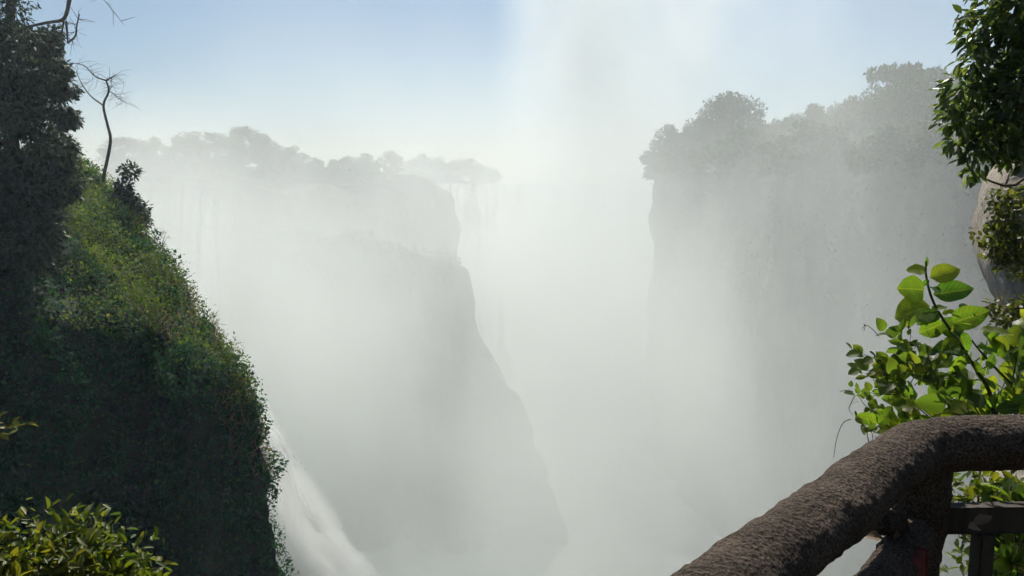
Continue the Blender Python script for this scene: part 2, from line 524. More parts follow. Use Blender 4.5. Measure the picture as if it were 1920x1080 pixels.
isl_cliff, _, _ = cliff_sheet('island_cliff', lambda z: (isl_x(z), 178 + (z + 30) * 0.05), isl_prof, np.linspace(-67, 4.0, 130), 320, 5.5, 0.085, 41, M['basalt'], stretch_z=0.28)
RIM_EDGE = [(600, 338), (860, 344), (915, 352), (930, 400), (925, 480), (935, 600), (950, 760)]
pts = [at(a, b, 262) for a, b in RIM_EDGE]
rim_x = interp([(p.z, p.x) for p in pts] + [(-66, pts[-1].x + 2), (3, -80)])
cliff_sheet('rim_cliff', lambda z: (rim_x(z), 262), lambda q, z: (-80 * abs(q) ** 1.1, (-18 if q < 0 else 80) * abs(q)), np.linspace(-67, 1.6, 90), 240, 5.0, .08, 47, M['basalt'], stretch_z=.3)
# lower stepped shoulder that stands in front of the island
SH_EDGE = [(470, 425), (600, 445), (720, 462), (800, 474), (830, 484), (868, 498), (888, 516), (905, 560), (925, 630), (962, 690), (990, 750), (1036, 860)]
pts = [at(a, b, 146) for a, b in SH_EDGE]
sh_x = interp([(p.z, p.x) for p in pts] + [(-66, pts[-1].x + 4)])


def sh_prof(q, z):
    a = abs(q)
    if q < 0:
        return (-70 * a ** 1.1, -6 * a + 4 * math.sin(a * 17) * min(1, a * 6))
    return (-60 * a ** 1.2, 34 * a)


_, SHP, SHN = cliff_sheet('shoulder_cliff', lambda z: (sh_x(z) - 2.2, 146 + (z + 30) * 0.05), sh_prof, np.linspace(-67, at(470, 425, 146).z, 120), 280, 5.0, 0.10, 45, M['basalt'], stretch_z=0.45)
# --- far falls cliff
falls_x0, falls_x1 = -170, 130
def wall(name, pathpts, z0, z1, nq, nz, amp, nscale, seed, mat, lean=0.06, stretch_z=0.28):
    path = smooth_path([Vector((x, y, 0)) for x, y in pathpts], 24)
    P = np.array([(v.x, v.y) for v in path])
    L = np.concatenate([[0], np.cumsum(np.linalg.norm(np.diff(P, axis=0), axis=1))])
    s = np.linspace(0, L[-1], nq)
    X, Y = np.interp(s, L, P[:, 0]), np.interp(s, L, P[:, 1])
    tx, ty = np.gradient(X), np.gradient(Y)
    n = unit(np.stack([-ty, tx], -1))      # left of the path
    zs = np.linspace(z0, z1, nz)
    p = np.zeros((nz, nq, 3))
    for i, z in enumerate(zs):
        k = -lean * (z - z0)
        p[i, :, 0], p[i, :, 1], p[i, :, 2] = X + n[:, 0] * k, Y + n[:, 1] * k, z
    N3 = np.zeros_like(p); N3[..., :2] = n[None]
    q = p * nscale; q[..., 2] *= stretch_z
    d = fbm(q, 5, seed) * amp + np.abs(fbm(q * 3.1, 3, seed + 7)) * amp * .4
    p += N3 * d[..., None]
    idx = np.arange(nz * nq).reshape(nz, nq)
    f = np.stack([idx[:-1, :-1], idx[1:, :-1], idx[1:, 1:], idx[:-1, 1:]], -1).reshape(-1, 4)
    o = link(name, mesh_from(name, p.reshape(-1, 3), f), mat)
    return tag(o, kind='structure'), p


wall('falls_cliff', [(130, 352), (40, 348), (-60, 350), (-170, 346)][::-1][::-1], -67, 0.6, 300, 60, 4.0, 0.09, 61, M['basalt'], lean=0.03)

# --- right wall of the gorge, running away from the viewpoint
RIM = [(90, -20), (64, 30), (55, 62), (50.5, 84), (47, 104), (43, 128), (38, 160), (34.5, 196), (40, 216), (70, 232), (150, 240)]
right_wall, RWP = wall('right_gorge_wall', RIM, -67, 3.5, 520, 120, 5.0, 0.07, 81, M['basalt'], lean=0.035, stretch_z=.5)


def plateau(name, outline, z, amp, seed, mat, seg=6.0):
    """Flat-topped land inside the outline (a polygon), gently uneven."""
    P = np.array(outline)
    x0, y0 = P.min(0); x1, y1 = P.max(0)
    nx, ny = int((x1 - x0) / seg) + 2, int((y1 - y0) / seg) + 2
    xs, ys = np.meshgrid(np.linspace(x0, x1, nx), np.linspace(y0, y1, ny))
    def inside(px, py):
        c = np.zeros(px.shape, bool)
        j = len(P) - 1
        for i in range(len(P)):
            xi, yi, xj, yj = *P[i], *P[j]
            if yi != yj:
                cond = ((yi > py) != (yj > py)) & (px < (xj - xi) * (py - yi) / (yj - yi) + xi)
                c ^= cond
            j = i
        return c
    p = np.stack([xs, ys, np.zeros_like(xs)], -1)
    q = p * 0.04
    p[..., 2] = z + amp * fbm(q, 4, seed)
    idx = np.arange(nx * ny).reshape(ny, nx)
    f = np.stack([idx[:-1, :-1], idx[:-1, 1:], idx[1:, 1:], idx[1:, :-1]], -1).reshape(-1, 4)
    cx, cyy = p.reshape(-1, 3)[f].mean(1)[:, 0], p.reshape(-1, 3)[f].mean(1)[:, 1]
    f = f[inside(cx, cyy)]
    o = link(name, mesh_from(name, p.reshape(-1, 3), f), mat)
    return tag(o, kind='structure')


plateau('right_plateau', [(x + 3.5, y) for x, y in RIM] + [(300, 240), (300, -60), (95, -60)], 3.0, 2.0, 5, M['ground'], seg=2.5)
plateau('island_plateau', [(-30, 180), (-22, 188), (-34, 215), (-70, 246), (-125, 246), (-170, 215), (-170, 146), (-120, 150), (-70, 168)], 3.6, 0.8, 6, M['ground'], seg=3)
plateau('rim_plateau', [(-12, 264), (-14, 345), (-100, 345), (-100, 250), (-50, 256)], 1.0, .5, 12, M['ground'], seg=3)
plateau('left_bank', [(-300, 60), (-62, 60), (-75, 95), (-110, 95), (-125, 140), (-300, 140)], 1.0, 0.8, 8, M['ground'], seg=8)
plateau('near_cliff_top', [(-66, 60), (-80, 40), (-120, 25), (-300, 15), (-300, 105), (-130, 104), (-90, 84)], 5.6, 0.8, 9, M['ground'], seg=4)

def clump_leaves(centres, radii, per, size, flat=0.75, droop=0.2):
    """Leaves in shells round the clump centres."""
    k = len(centres)
    c = np.repeat(centres, per, axis=0)
    r = np.repeat(radii, per)
    v = rand_dirs(k * per)
    rr = r * (0.35 + 0.65 * rng.random(k * per) ** 0.5)
    o = v * rr[:, None]; o[:, 2] *= flat
    pos = c + o
    d = unit(v * .7 + rng.normal(size=v.shape) * .6 + np.array([0, 0, -droop]))
    nm = unit(v * .5 + np.array([0, 0, .8]) + rng.normal(size=v.shape) * .5)
    ln = size * rng.uniform(.65, 1.35, k * per)
    return pos, d, nm, ln


# ------------------------------------------------------------------ vegetation cover of the near promontory
def surface_scatter(P3, N3, n, weight):
    """Random points on a lofted sheet, weighted per cell."""
    a = P3[1:, 1:] - P3[:-1, :-1]; b = P3[1:, :-1] - P3[:-1, 1:]
    area = np.linalg.norm(np.cross(a, b), axis=-1) * 0.5
    w = area * weight(P3[:-1, :-1])
    pr = (w / w.sum()).ravel()
    pick = rng.choice(len(pr), size=n, p=pr)
    i, j = np.unravel_index(pick, w.shape)
    u, v = rng.random(n)[:, None], rng.random(n)[:, None]
    pos = (P3[i, j] * (1 - u) + P3[i + 1, j] * u) * (1 - v) + (P3[i, j + 1] * (1 - u) + P3[i + 1, j + 1] * u) * v
    return pos, N3[i, j]


def in_view_weight(p):
    x, y, z = p[..., 0], p[..., 1], p[..., 2]
    px = 960 + F * x / np.maximum(y, 1)
    w = np.where((px > -250) & (z > -27), 1.0, 0.03)
    w = np.where((y > 62), w * 0.25, w)
    return w


DN = unit(np.cross(np.gradient(NP, axis=1), np.gradient(NP, axis=0)))
DN = np.where((DN[..., 1:2] > 0.98), DN, DN)
n = 380000
pos, nr = surface_scatter(NP, DN, n, in_view_weight)
sgn = np.sign((nr * (np.array([0, 0, 5.0]) - pos)).sum(1))[:, None]
clump = fbm(pos * np.array([.55, .55, .28]), 3, 77)
depth = np.clip(0.32 + clump * 1.5, 0.0, 1.3)
hang = fbm(pos * np.array([0.9, 0.9, .10]), 3, 99)
depth += np.clip(hang * 1.3, 0, .8)
keep = rng.random(n) < np.clip(0.55 + clump * 1.6, 0.16, 1)
pos, nr, depth, sgn = pos[keep], nr[keep], depth[keep], sgn[keep]
n = len(pos)
out_n = unit(nr * 1.0)
pos = pos + out_n * (depth * (0.35 + 0.65 * rng.random(n)))[:, None] + rng.normal(size=(n, 3)) * 0.08
d = unit(rand_dirs(n) * 0.8 + out_n * 0.5 + np.array([0, 0, -0.55]))
nm = unit(out_n * 0.6 + np.array([0, 0, 0.7]) + rng.normal(size=(n, 3)) * 0.45)
ln = rng.uniform(0.08, 0.20, n) * np.where(rng.random(n) < .10, 1.9, 1)
cp_, cn_ = surface_scatter(NP, DN, 150, in_view_weight)
p2, d2, n2, l2 = clump_leaves(cp_ + cn_ * .35, rng.uniform(.5, 1.25, 150), 260, .20, flat=.85, droop=.5)
vp_, vn_ = surface_scatter(NP, DN, 130, in_view_weight)
vine = []
for a_, b_ in zip(vp_, vn_):
    m_ = 110
    tt = rng.random(m_)
    vl = rng.uniform(2.5, 6.5)
    pth = a_ + b_ * (.9 + .3 * rng.random()) + np.stack([.25 * np.sin(tt * 5 + a_[0]), .2 * np.cos(tt * 4), -vl * tt], -1)
    vine.append(pth + rng.normal(size=(m_, 3)) * .10)
p3 = np.concatenate(vine)
d3 = unit(rng.normal(size=p3.shape) * .6 + np.array([0, 0, -1.0])); n3 = rand_dirs(len(p3), up=.3); l3 = rng.uniform(.10, .24, len(p3))
pos, d, nm, ln = np.concatenate([pos, p2, p3]), np.concatenate([d, d2, d3]), np.concatenate([nm, n2, n3]), np.concatenate([ln, l2, l3])
n = len(pos)
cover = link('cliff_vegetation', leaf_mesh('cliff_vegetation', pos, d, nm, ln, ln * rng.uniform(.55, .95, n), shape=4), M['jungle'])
tag(cover, 'dark green creepers and ferns covering the shaded cliff', 'vegetation', kind='stuff')

# extra leaves with sunlight painted into their colour, on the slope below the crest
M['crest'] = leaf_mat('sun_painted_growth', [(0.0, (0.060, 0.120, 0.028)), (0.6, (0.105, 0.165, 0.035)), (0.9, (0.16, 0.19, 0.045)), (1.0, (0.24, 0.20, 0.08))], trans=0.45, gloss=0.7, spec=.15)
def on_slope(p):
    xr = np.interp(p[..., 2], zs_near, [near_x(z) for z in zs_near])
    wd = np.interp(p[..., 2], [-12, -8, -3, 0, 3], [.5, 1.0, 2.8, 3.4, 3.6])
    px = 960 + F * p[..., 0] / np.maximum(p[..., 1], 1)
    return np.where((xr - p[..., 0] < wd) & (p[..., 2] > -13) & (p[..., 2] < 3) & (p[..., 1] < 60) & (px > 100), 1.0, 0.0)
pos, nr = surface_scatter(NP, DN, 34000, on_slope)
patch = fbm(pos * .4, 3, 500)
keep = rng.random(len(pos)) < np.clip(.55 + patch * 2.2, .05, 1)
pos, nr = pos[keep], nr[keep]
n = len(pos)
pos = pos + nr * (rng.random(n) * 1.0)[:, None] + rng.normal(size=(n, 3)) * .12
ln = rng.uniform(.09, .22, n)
o = link('sun_painted_growth', leaf_mesh('sun_painted_growth', pos, unit(rand_dirs(n) + nr * .4), unit(nr * .5 + np.array([0, 0, .8]) + rng.normal(size=(n, 3)) * .4), ln, ln * rng.uniform(.5, .85, n), shape=4), M['crest'])
tag(o, 'yellow green growth painted sunlit on the slope below the bare tree', 'vegetation', kind='stuff')

# dry grass fringe along the crest
edge_pts = []
tipq = NP.shape[1] // 2
crest = NP[:, tipq - 12:tipq + 6]
ci = (zs_near > -14) & (zs_near < 0.0)
cp = crest[ci].reshape(-1, 3)
n = 6000
cp = cp[rng.integers(0, len(cp), n)] + rng.normal(size=(n, 3)) * .22
w = fbm(cp * .35, 3, 5) + 0.25 - np.clip((cp[:, 2] + 4) * .12, 0, 1)
cp = cp[w > 0]
n = len(cp)
d = unit(rng.normal(size=(n, 3)) * 0.5 + np.array([0.35, -0.25, 0.75]))
ln = rng.uniform(.25, .75, n)
grass = link('dry_grass', leaf_mesh('dry_grass', cp, d, rand_dirs(n), ln, ln * .09, fold=.05, shape=4), M['dry'])
tag(grass, 'straw coloured dry grass fringing the crest of the shaded cliff', 'grass', kind='stuff')


# ------------------------------------------------------------------ trees
def make_tree_meshes(name, height, spread, clumps, per, leaf, seed, flat=0.7, trunk_r=0.22, bare=0.14, umbrella=False):
    rs = np.random.default_rng(seed)
    cs, rad = [], []
    for i in range(clumps):
        a = rs.uniform(0, 2 * math.pi)
        rr = spread * math.sqrt(rs.random())
        t = rs.random()
        zz = height * (bare + (1 - bare) * t)
        if umbrella: zz = height * (0.86 + .1 * rs.random())
        else: rr *= 0.45 + 0.75 * math.sin(math.pi * min(1, 0.18 + 0.78 * t))
        cs.append((rr * math.cos(a), rr * math.sin(a), zz))
        rad.append(spread * rs.uniform(.2, .42) * (0.6 if umbrella else 1))
    cs, rad = np.array(cs), np.array(rad)
    pos, d, nm, ln = clump_leaves(cs, rad, per, leaf, flat=0.3 if umbrella else flat)
    crown = leaf_mesh(name + '_crown', pos, d, nm, ln, ln * rng.uniform(.45, .75, len(ln)), shape=4)
    b = Bag()
    top = Vector((rs.normal() * .3, rs.normal() * .3, height * .78))
    tp = smooth_path([Vector((0, 0, -1.0)), Vector((rs.normal() * .15, rs.normal() * .15, height * .25)), Vector((rs.normal() * .3, rs.normal() * .3, height * .5)), top], 4)
    b.tube(tp, [trunk_r * (1 - .75 * i / len(tp)) for i in range(len(tp))], 8)
    for i in range(min(clumps, 12)):
        p0 = tp[int(len(tp) * rs.uniform(.4, .85))]
        c = Vector(cs[i])
        mid = p0.lerp(c, .5) + Vector((0, 0, -height * .03))
        b.tube(smooth_path([p0, mid, c], 3), [trunk_r * .35 * (1 - .8 * j / 6) for j in range(7)], 5)
    return crown, b.mesh(name + '_trunk')


PROTO = [make_tree_meshes('tree', 10, 4.6, 38, 190, .46, 100 + i, flat=.8) for i in range(4)]
PROTO_UMB = [make_tree_meshes('umbrella_tree', 10, 4.5, 16, 90, .5, 140 + i, umbrella=True) for i in range(2)]
PROTO_BUSH = [make_tree_meshes('bush', 3.2, 2.2, 18, 110, .45, 160 + i, bare=.1, trunk_r=.08) for i in range(3)]


def place_tree(name, proto, loc, scale, rz, label, cat, group=None, mat='far_tree', sx=1.0):
    o = empty(name, loc)
    o.scale = (scale * sx, scale * sx, scale)
    o.rotation_euler.z = rz
    tag(o, label, cat, group)
    for part, me, mm in (('crown', proto[0], mat), ('trunk', proto[1], 'bark')):
        link(part, me, M[mm], o)
    return o


# island skyline: (pixel x of the trunk, pixel y of the crown top, depth, kind, label)
ISLAND_TREES = [
    (235, 262, 166, 0, 'low rounded tree at the misty island edge beside the bare trunk'),
    (292, 262, 168, 1, 'rounded hazy tree second from the bare trunk on the island'),
    (345, 250, 171, 2, 'open crowned hazy tree with bright gaps on the island'),
    (398, 250, 167, 3, 'hazy island tree between the open crown and the tallest crown'),
    (452, 243, 179, 0, 'tallest hazy tree crown on the island skyline'),
    (500, 256, 183, 1, 'broad hazy tree just past the tallest island crown'),
    (540, 276, 178, 2, 'hazy tree where the island skyline starts to step down'),
    (590, 296, 181, 3, 'small hazy tree on the descending island skyline'),
    (640, 303, 185, 0, 'lowest hazy tree in the dip of the island skyline'),
    (690, 290, 190, 1, 'spiky hazy tree after the dip of the island skyline'),
    (735, 284, 198, 2, 'last hazy tree at the river end of the island'),
]
for i, (px, py, Y, k, lab) in enumerate(ISLAND_TREES):
    top = at(px, py, Y)
    base_z = 3.2
    h = max(top.z - base_z, 3.0)
    place_tree('island_tree', PROTO[k], (top.x, Y, base_z), h / 10.4, i * 1.7, lab, 'tree', 'hazy trees on the island skyline', sx=1.0 + .5 * (i % 3 == 0))
# bushes along the island rim
for i in range(20):
    x = -76 + i * 2.4 + random.uniform(-1, 1)
    Y = 170 + (x + 76) * .18 + random.uniform(0, 6)
    o = place_tree('rim_bush', PROTO_BUSH[i % 3], (x, Y, 2.2 + random.uniform(-.5, .6)), random.uniform(.7, 1.25), i, 'hazy bush on the rim of the misty island', 'bush', 'bushes along the island rim')

# far bank beyond the main falls
FAR_ORDER = ['first', 'second', 'third', 'fourth', 'fifth', 'sixth', 'last']
for i, (px, py) in enumerate([(772, 302), (797, 292), (822, 296), (848, 302), (874, 300), (900, 310), (926, 317)]):
    Y = 280 + (i % 3) * 8
    top = at(px, py, Y)
    place_tree('far_bank_tree', PROTO[i % 4], (top.x, Y, 0.6), max(3.5, top.z - .6) / 10.4, i * 2.1, FAR_ORDER[i] + ' faint tree on the far rim, counting from the island towards the plume', 'tree', 'faint trees above the far falls', sx=1.1)

# right wall forest: skyline (px, py, Y)
RIGHT_TREES = [
    (1232, 285, 197, 0, 'small hazy tree at the corner of the right cliff'),
    (1262, 240, 199, 1, 'rounded hazy tree first in from the right cliff corner'),
    (1300, 226, 200, 2, 'broad hazy tree before the knob on the right cliff'),
    (1345, 196, 194, 3, 'hazy tree shouldering the knob on the right cliff'),
    (1372, 184, 190, 0, 'tallest knob shaped hazy tree on the right cliff'),
    (1425, 230, 176, 1, 'low hazy tree in the notch after the knob'),
    (1462, 226, 168, 2, 'hazy tree just past the notch on the right cliff'),
    (1500, 216, 158, 3, 'hazy tree where the right skyline begins to rise'),
    (1545, 202, 148, 0, 'hazy tree midway up the rising right skyline'),
    (1590, 190, 138, 1, 'hazy tree two thirds up the rising right skyline'),
    (1635, 172, 128, 2, 'hazy tree below the faint umbrella crowns'),
    (1680, 156, 118, 3, 'hazy tree directly under the faint umbrella crowns'),
    (1730, 150, 110, 0, 'large hazy tree behind the glossy overhanging leaves'),
    (1790, 148, 102, 1, 'hazy tree mostly hidden by the overhanging leaves'),
]
for i, (px, py, Y, k, lab) in enumerate(RIGHT_TREES):
    top = at(px, py, Y + 2)
    base_z = 3.0
    h = top.z - base_z
    place_tree('right_rim_tree', PROTO[k], (top.x, Y + 2, base_z), h / 10.4, i * 1.3 + .4, lab, 'tree', 'hazy trees on the right cliff', sx=.72 + .2 * (i % 3 == 1))
for i, (px, py, Y, lab) in enumerate([(1690, 124, 150, 'faint flat topped tree above the right skyline, wider of two'), (1722, 134, 158, 'faint flat topped tree above the right skyline, smaller of two')]):
    top = at(px, py, Y)
    place_tree('umbrella_tree', PROTO_UMB[i], (top.x, Y, 3), (top.z - 3) / 9.6, i, lab, 'tree', sx=.6)
SKY = [(1215, 296), (1240, 262), (1275, 236), (1330, 222), (1400, 232), (1480, 226), (1560, 204), (1640, 174), (1700, 156), (1800, 150)]
for i in range(30):
    px = 1222 + i * 19 + random.uniform(-6, 6)
    Y = float(np.interp(px, [1215, 1380, 1800], [198, 188, 100])) + random.uniform(0, 7)
    py = float(np.interp(px, [a for a, _ in SKY], [b_ for _, b_ in SKY])) + random.uniform(2, 26)
    top = at(px, py, Y)
    place_tree('rim_thicket_tree', PROTO[i % 4], (top.x + 1, Y, 2.6), max(4, top.z - 2.6) / 10.4, i * 2.3, 'small hazy tree filling the skyline between taller crowns on the right cliff', 'tree', 'small trees filling the right skyline', sx=random.uniform(.5, .85))
# bushes hanging on the upper part of the right wall
rim = smooth_path([Vector((x, y, 0)) for x, y in RIM], 10)
rim = [v for v in rim if 66 < v.y < 204 and v.x < 56]
for i in range(34):
    v = rim[int(random.random() * len(rim))]
    deep = random.random() ** 1.5
    loc = (v.x + random.uniform(-.5, 5) - (1 - deep) * .2, v.y + random.uniform(-2, 2), 4.0 - 2 * random.random())
    place_tree('wall_bush', PROTO_BUSH[i % 3], loc, random.uniform(.9, 2.1), i, 'hazy bush on the upper edge of the right cliff', 'bush', 'bushes along the right cliff edge')
o = place_tree('corner_bush', PROTO_BUSH[1], tuple(at(1218, 312, 196)), 1.0, 1.0, 'hazy bush jutting from the corner of the right cliff', 'bush')

# patches of vegetation on the right wall face
wp = RWP
sel = rng.integers(0, wp.shape[0] - 1, 40000), rng.integers(120, wp.shape[1] - 120, 40000)
pos = wp[sel]
wgt = fbm(pos * np.array([.06, .06, .09]), 3, 321) + np.clip((pos[:, 2] + 22) * .022, -.35, .5)
wk = (wgt > .2) & (pos[:, 2] > -26 + 10 * rng.random(len(pos)))
pos = pos[wk] + rng.normal(size=(int(wk.sum()), 3)) * .5
n = len(pos)
ln = rng.uniform(.35, .8, n)
o = link('wall_vegetation', leaf_mesh('wall_vegetation', pos, rand_dirs(n, down=.4), rand_dirs(n, up=.5), ln, ln * .6, shape=4), M['far_tree'])
tag(o, 'hazy green growth clinging to the right cliff face', 'vegetation', kind='stuff')


sp_pos, sp_n = surface_scatter(SHP, SHN, 26000, lambda p: np.where((p[..., 2] > -34) & (p[..., 1] < 165), 1.0, .02))
kk = fbm(sp_pos * .12, 3, 640) + np.clip((sp_pos[:, 2] + 24) * .03, -.4, .5) > .08
sp_pos, sp_n = sp_pos[kk], sp_n[kk]
n = len(sp_pos)
ln = rng.uniform(.35, .9, n)
o = link('shoulder_vegetation', leaf_mesh('shoulder_vegetation', sp_pos + sp_n * (rng.random(n) * 1.6)[:, None], rand_dirs(n, up=.2), rand_dirs(n, up=.5), ln, ln * .6, shape=4), M['far_tree'])
tag(o, 'hazy tufts of growth on the misty shoulder in front of the island', 'vegetation', kind='stuff')


# --- bare tree on the near cliff
def polytube(bag, pix, Y, r0, r1, sides=6, dy=0.0):
    pts = [at(px, py, Y + dy * i) for i, (px, py) in enumerate(pix)]
    sp = smooth_path(pts, 4)
    bag.tube(sp, [r0 + (r1 - r0) * i / (len(sp) - 1) for i in range(len(sp))], sides)
    return sp


def twigs(bag, sp, n, length, r, seed):
    rs = random.Random(seed)
    for _ in range(n):
        p = sp[int(rs.uniform(.25, 1) * (len(sp) - 1))]
        d = Vector((rs.gauss(0, 1), rs.gauss(0, .6), rs.gauss(0.1, .8))).normalized()
        l = length * rs.uniform(.4, 1)
        q = p + d * l * .5 + Vector((0, 0, rs.uniform(-.1, .1) * l))
        e = q + (d + Vector((rs.gauss(0, .4), 0, rs.gauss(-.1, .4)))).normalized() * l * .5
        bag.tube([p, q, e], [r, r * .7, r * .3], 4)


bt = empty('bare_tree', at(194, 345, 55.5))
tag(bt, 'thin leafless tree leaning from the crest of the shaded cliff', 'tree')
inv = Matrix.Translation(-bt.location)
b = Bag()
polytube(b, [(192, 360), (194, 333), (207, 267), (202, 236), (194, 198), (204, 171), (199, 151)], 55.5, .13, .055, 7)
me = b.mesh('trunk'); me.transform(inv); link('trunk', me, M['bark'], bt)
for k, (pix, r) in enumerate([([(199, 151), (208, 146), (218, 140)], .07), ([(199, 151), (178, 143), (158, 123), (135, 118)], .06), ([(194, 198), (170, 180), (152, 155), (143, 132)], .06),
                              ([(204, 171), (214, 176), (222, 185), (237, 194)], .035), ([(204, 171), (210, 160), (206, 150)], .03)]):
    b = Bag()
    sp = polytube(b, pix, 55.5, r, r * .35, 5)
    twigs(b, sp, 12, 1.5, .014, k)
    me = b.mesh('branch'); me.transform(inv); link('branch', me, M['bark'], bt)
b = Bag()
for k in range(16):
    p = at(random.uniform(214, 236), random.uniform(178, 196), 55.5)
    b.tube([p, p + Vector((random.gauss(0, .3), random.gauss(0, .2), random.gauss(-.05, .2)))], [.012, .006], 4)
me = b.mesh('twig'); me.transform(inv); link('twig', me, M['bark'], bt)

# --- dark leafy tree at the upper left
dt = empty('dark_leafy_tree', at(40, 330, 40))
tag(dt, 'tall dense dark leafy tree rising from the shaded cliff at the upper left', 'tree')
inv = Matrix.Translation(-dt.location)
cs, rad = [], []
outline = [(108, 70), (128, 130), (132, 170), (148, 225), (150, 270), (132, 310), (112, 90), (90, 95)]
for px, py in outline:
    for _ in range(2):
        cs.append(at(px - random.uniform(12, 30), py + random.uniform(-8, 8), 39 + random.uniform(-1, 1))); rad.append(random.uniform(.45, .8))
for _ in range(90):
    py = random.uniform(70, 380)
    px = random.uniform(-90, 60 + (py - 60) * .22)
    cs.append(at(px, py, 39 + random.uniform(-2.5, 2))); rad.append(random.uniform(.8, 1.5))
for _ in range(46):
    py = random.uniform(340, 500)
    px = random.uniform(-90, 118 - (py - 340) * .35)
    cs.append(at(px, py, 38 + random.uniform(-1.5, 1.5))); rad.append(random.uniform(.7, 1.3))
pos, d, nm, ln = clump_leaves(np.array([tuple(c) for c in cs]), np.array(rad), 330, .30, flat=.8, droop=.7)
me = leaf_mesh('crown', pos, d, nm, ln, ln * .42, shape=4); me.transform(inv)
link('crown', me, M['dark_tree'], dt)
# airy upper crown
cs = [at(random.uniform(-60, 48), random.uniform(-60, 70), 39 + random.uniform(-1, 1)) for _ in range(34)]
pos, d, nm, ln = clump_leaves(np.array([tuple(c) for c in cs]), np.array([random.uniform(.5, .9) for _ in cs]), 75, .24, flat=.9, droop=.5)
me = leaf_mesh('crown', pos, d, nm, ln, ln * .4, shape=4); me.transform(inv)
link('crown', me, M['dark_tree'], dt)
b = Bag()
polytube(b, [(30, 420), (25, 300), (10, 150), (20, 20), (10, -90)], 39.5, .45, .12, 9)
me = b.mesh('trunk'); me.transform(inv); link('trunk', me, M['bark'], dt)
for k, (pix, r) in enumerate([([(134, -20), (130, 0), (120, 35), (90, 42), (55, 50), (20, 62)], .10), ([(120, 35), (117, 55), (113, 78)], .05), ([(124, 40), (126, 62), (127, 82)], .06), ([(127, 80), (141, 68), (144, 48), (149, 26)], .05),
                              ([(134, -20), (180, -12), (205, 12), (232, 46)], .02)]):
    b = Bag()
    sp = polytube(b, pix, 38.5, r, r * .5, 6)
    twigs(b, sp, 8, 1.0, .015, 40 + k)
    me = b.mesh('branch'); me.transform(inv); link('branch', me, M['bark'], dt)


# --- crest shrubs of the near cliff
def crest_shrub(name, label, cat, centre, cl, r, per, size, mat, Yj=.8):
    o = empty(name, at(centre[0], centre[1], centre[2]))
    tag(o, label, cat)
    inv = Matrix.Translation(-o.location)
    cs = np.array([tuple(at(px, py, centre[2] + random.uniform(-Yj, Yj))) for px, py in cl])
    pos, d, nm, ln = clump_leaves(cs, np.array([r * random.uniform(.7, 1.25) for _ in cl]), per, size, droop=.3)
    me = leaf_mesh('crown', pos, d, nm, ln, ln * .5, shape=4); me.transform(inv)
    link('crown', me, M[mat], o)
    b = Bag()
    base = o.location
    for c in cs[:10]:
        b.tube(smooth_path([base, base.lerp(Vector(c), .5) + Vector((.1, 0, .1)), Vector(c)], 3), [.05 - .006 * i for i in range(7)], 5)
    me = b.mesh('stem'); me.transform(inv); link('stem', me, M['bark'], o)
    return o


crest_shrub('crest_shrub', 'dark rounded shrub on the crest beyond the bare tree', 'shrub', (240, 440, 53.5),
            [(random.gauss(240, 17), random.gauss(392, 26)) for _ in range(20)], .68, 220, .30, 'dark_tree')
crest_shrub('crest_shrub', 'sunlit yellow green shrub at the foot of the bare tree', 'shrub', (175, 400, 54),
            [(random.uniform(140, 205), random.uniform(345, 400)) for _ in range(22)], .62, 200, .30, 'jungle')
ts = empty('twiggy_shrub', at(298, 478, 51))
tag(ts, 'almost leafless twiggy shrub sticking out over the mist from the crest', 'shrub')
inv = Matrix.Translation(-ts.location)
for k in range(7):
    b = Bag()
    ex, ey = random.uniform(296, 326), random.uniform(420, 478)
    sp = polytube(b, [(292, 484), ((292 + ex) / 2 + random.uniform(-3, 3), (484 + ey) / 2), (ex, ey)], 51, .022, .008, 4)
    twigs(b, sp, 14, .5, .009, 70 + k)
    me = b.mesh('branch'); me.transform(inv); link('branch', me, M['bark'], ts)
st = empty('dead_stump', at(231, 350, 53.5))
tag(st, 'short broken dead stem poking above the dark crest shrub', 'stump')
b = Bag(); sp = polytube(b, [(231, 372), (229, 345), (232, 322)], 53.5, .09, .06, 6); twigs(b, sp, 5, .7, .015, 5)
me = b.mesh('stem'); me.transform(Matrix.Translation(-st.location)); link('stem', me, M['bark'], st)


# ------------------------------------------------------------------ waterfalls
def curtain(name, lip, fall_fn, cols, rows, mat, label):
    """lip: list of points along the top edge; fall_fn(u, t) -> offset for t in [0, 1]."""
    lp = smooth_path(lip, max(2, cols // max(1, len(lip) - 1)))
    n = len(lp)
    ulen = np.concatenate([[0], np.cumsum([(lp[i + 1] - lp[i]).length for i in range(n - 1)])])
    V, uv = [], []
    for j in range(rows):
        t = j / (rows - 1)
        for i, p in enumerate(lp):
            u = i / (n - 1)
            V.append(p + fall_fn(u, t)); uv.append((ulen[i], -fall_fn(u, t).z + 3.0 * math.sin(ulen[i] * .7)))
    V = np.array([tuple(v) for v in V])
    q = V * .35; q[:, 2] *= .15
    V[:, 1] += fbm(q, 3, 8) * 1.2
    idx = np.arange(n * rows).reshape(rows, n)
    f = np.stack([idx[:-1, :-1], idx[:-1, 1:], idx[1:, 1:], idx[1:, :-1]], -1).reshape(-1, 4)
    me = mesh_from(name, V, f)
    lay = me.uv_layers.new(name='UVMap')
    li = np.zeros(len(me.loops), dtype=np.int32); me.loops.foreach_get('vertex_index', li)
    lay.data.foreach_set('uv', np.array(uv, dtype=np.float32)[li].ravel())
    o = link(name, me, mat)
    return tag(o, label, 'waterfall')


def arc_fall(v0, v1, h, back=0.0):
    def f(u, t):
        v = v0 + (v1 - v0) * u
        return Vector((v * math.sqrt(2 * h * t / 9.8) if t > 0 else 0, back * t, -h * t))
    return f


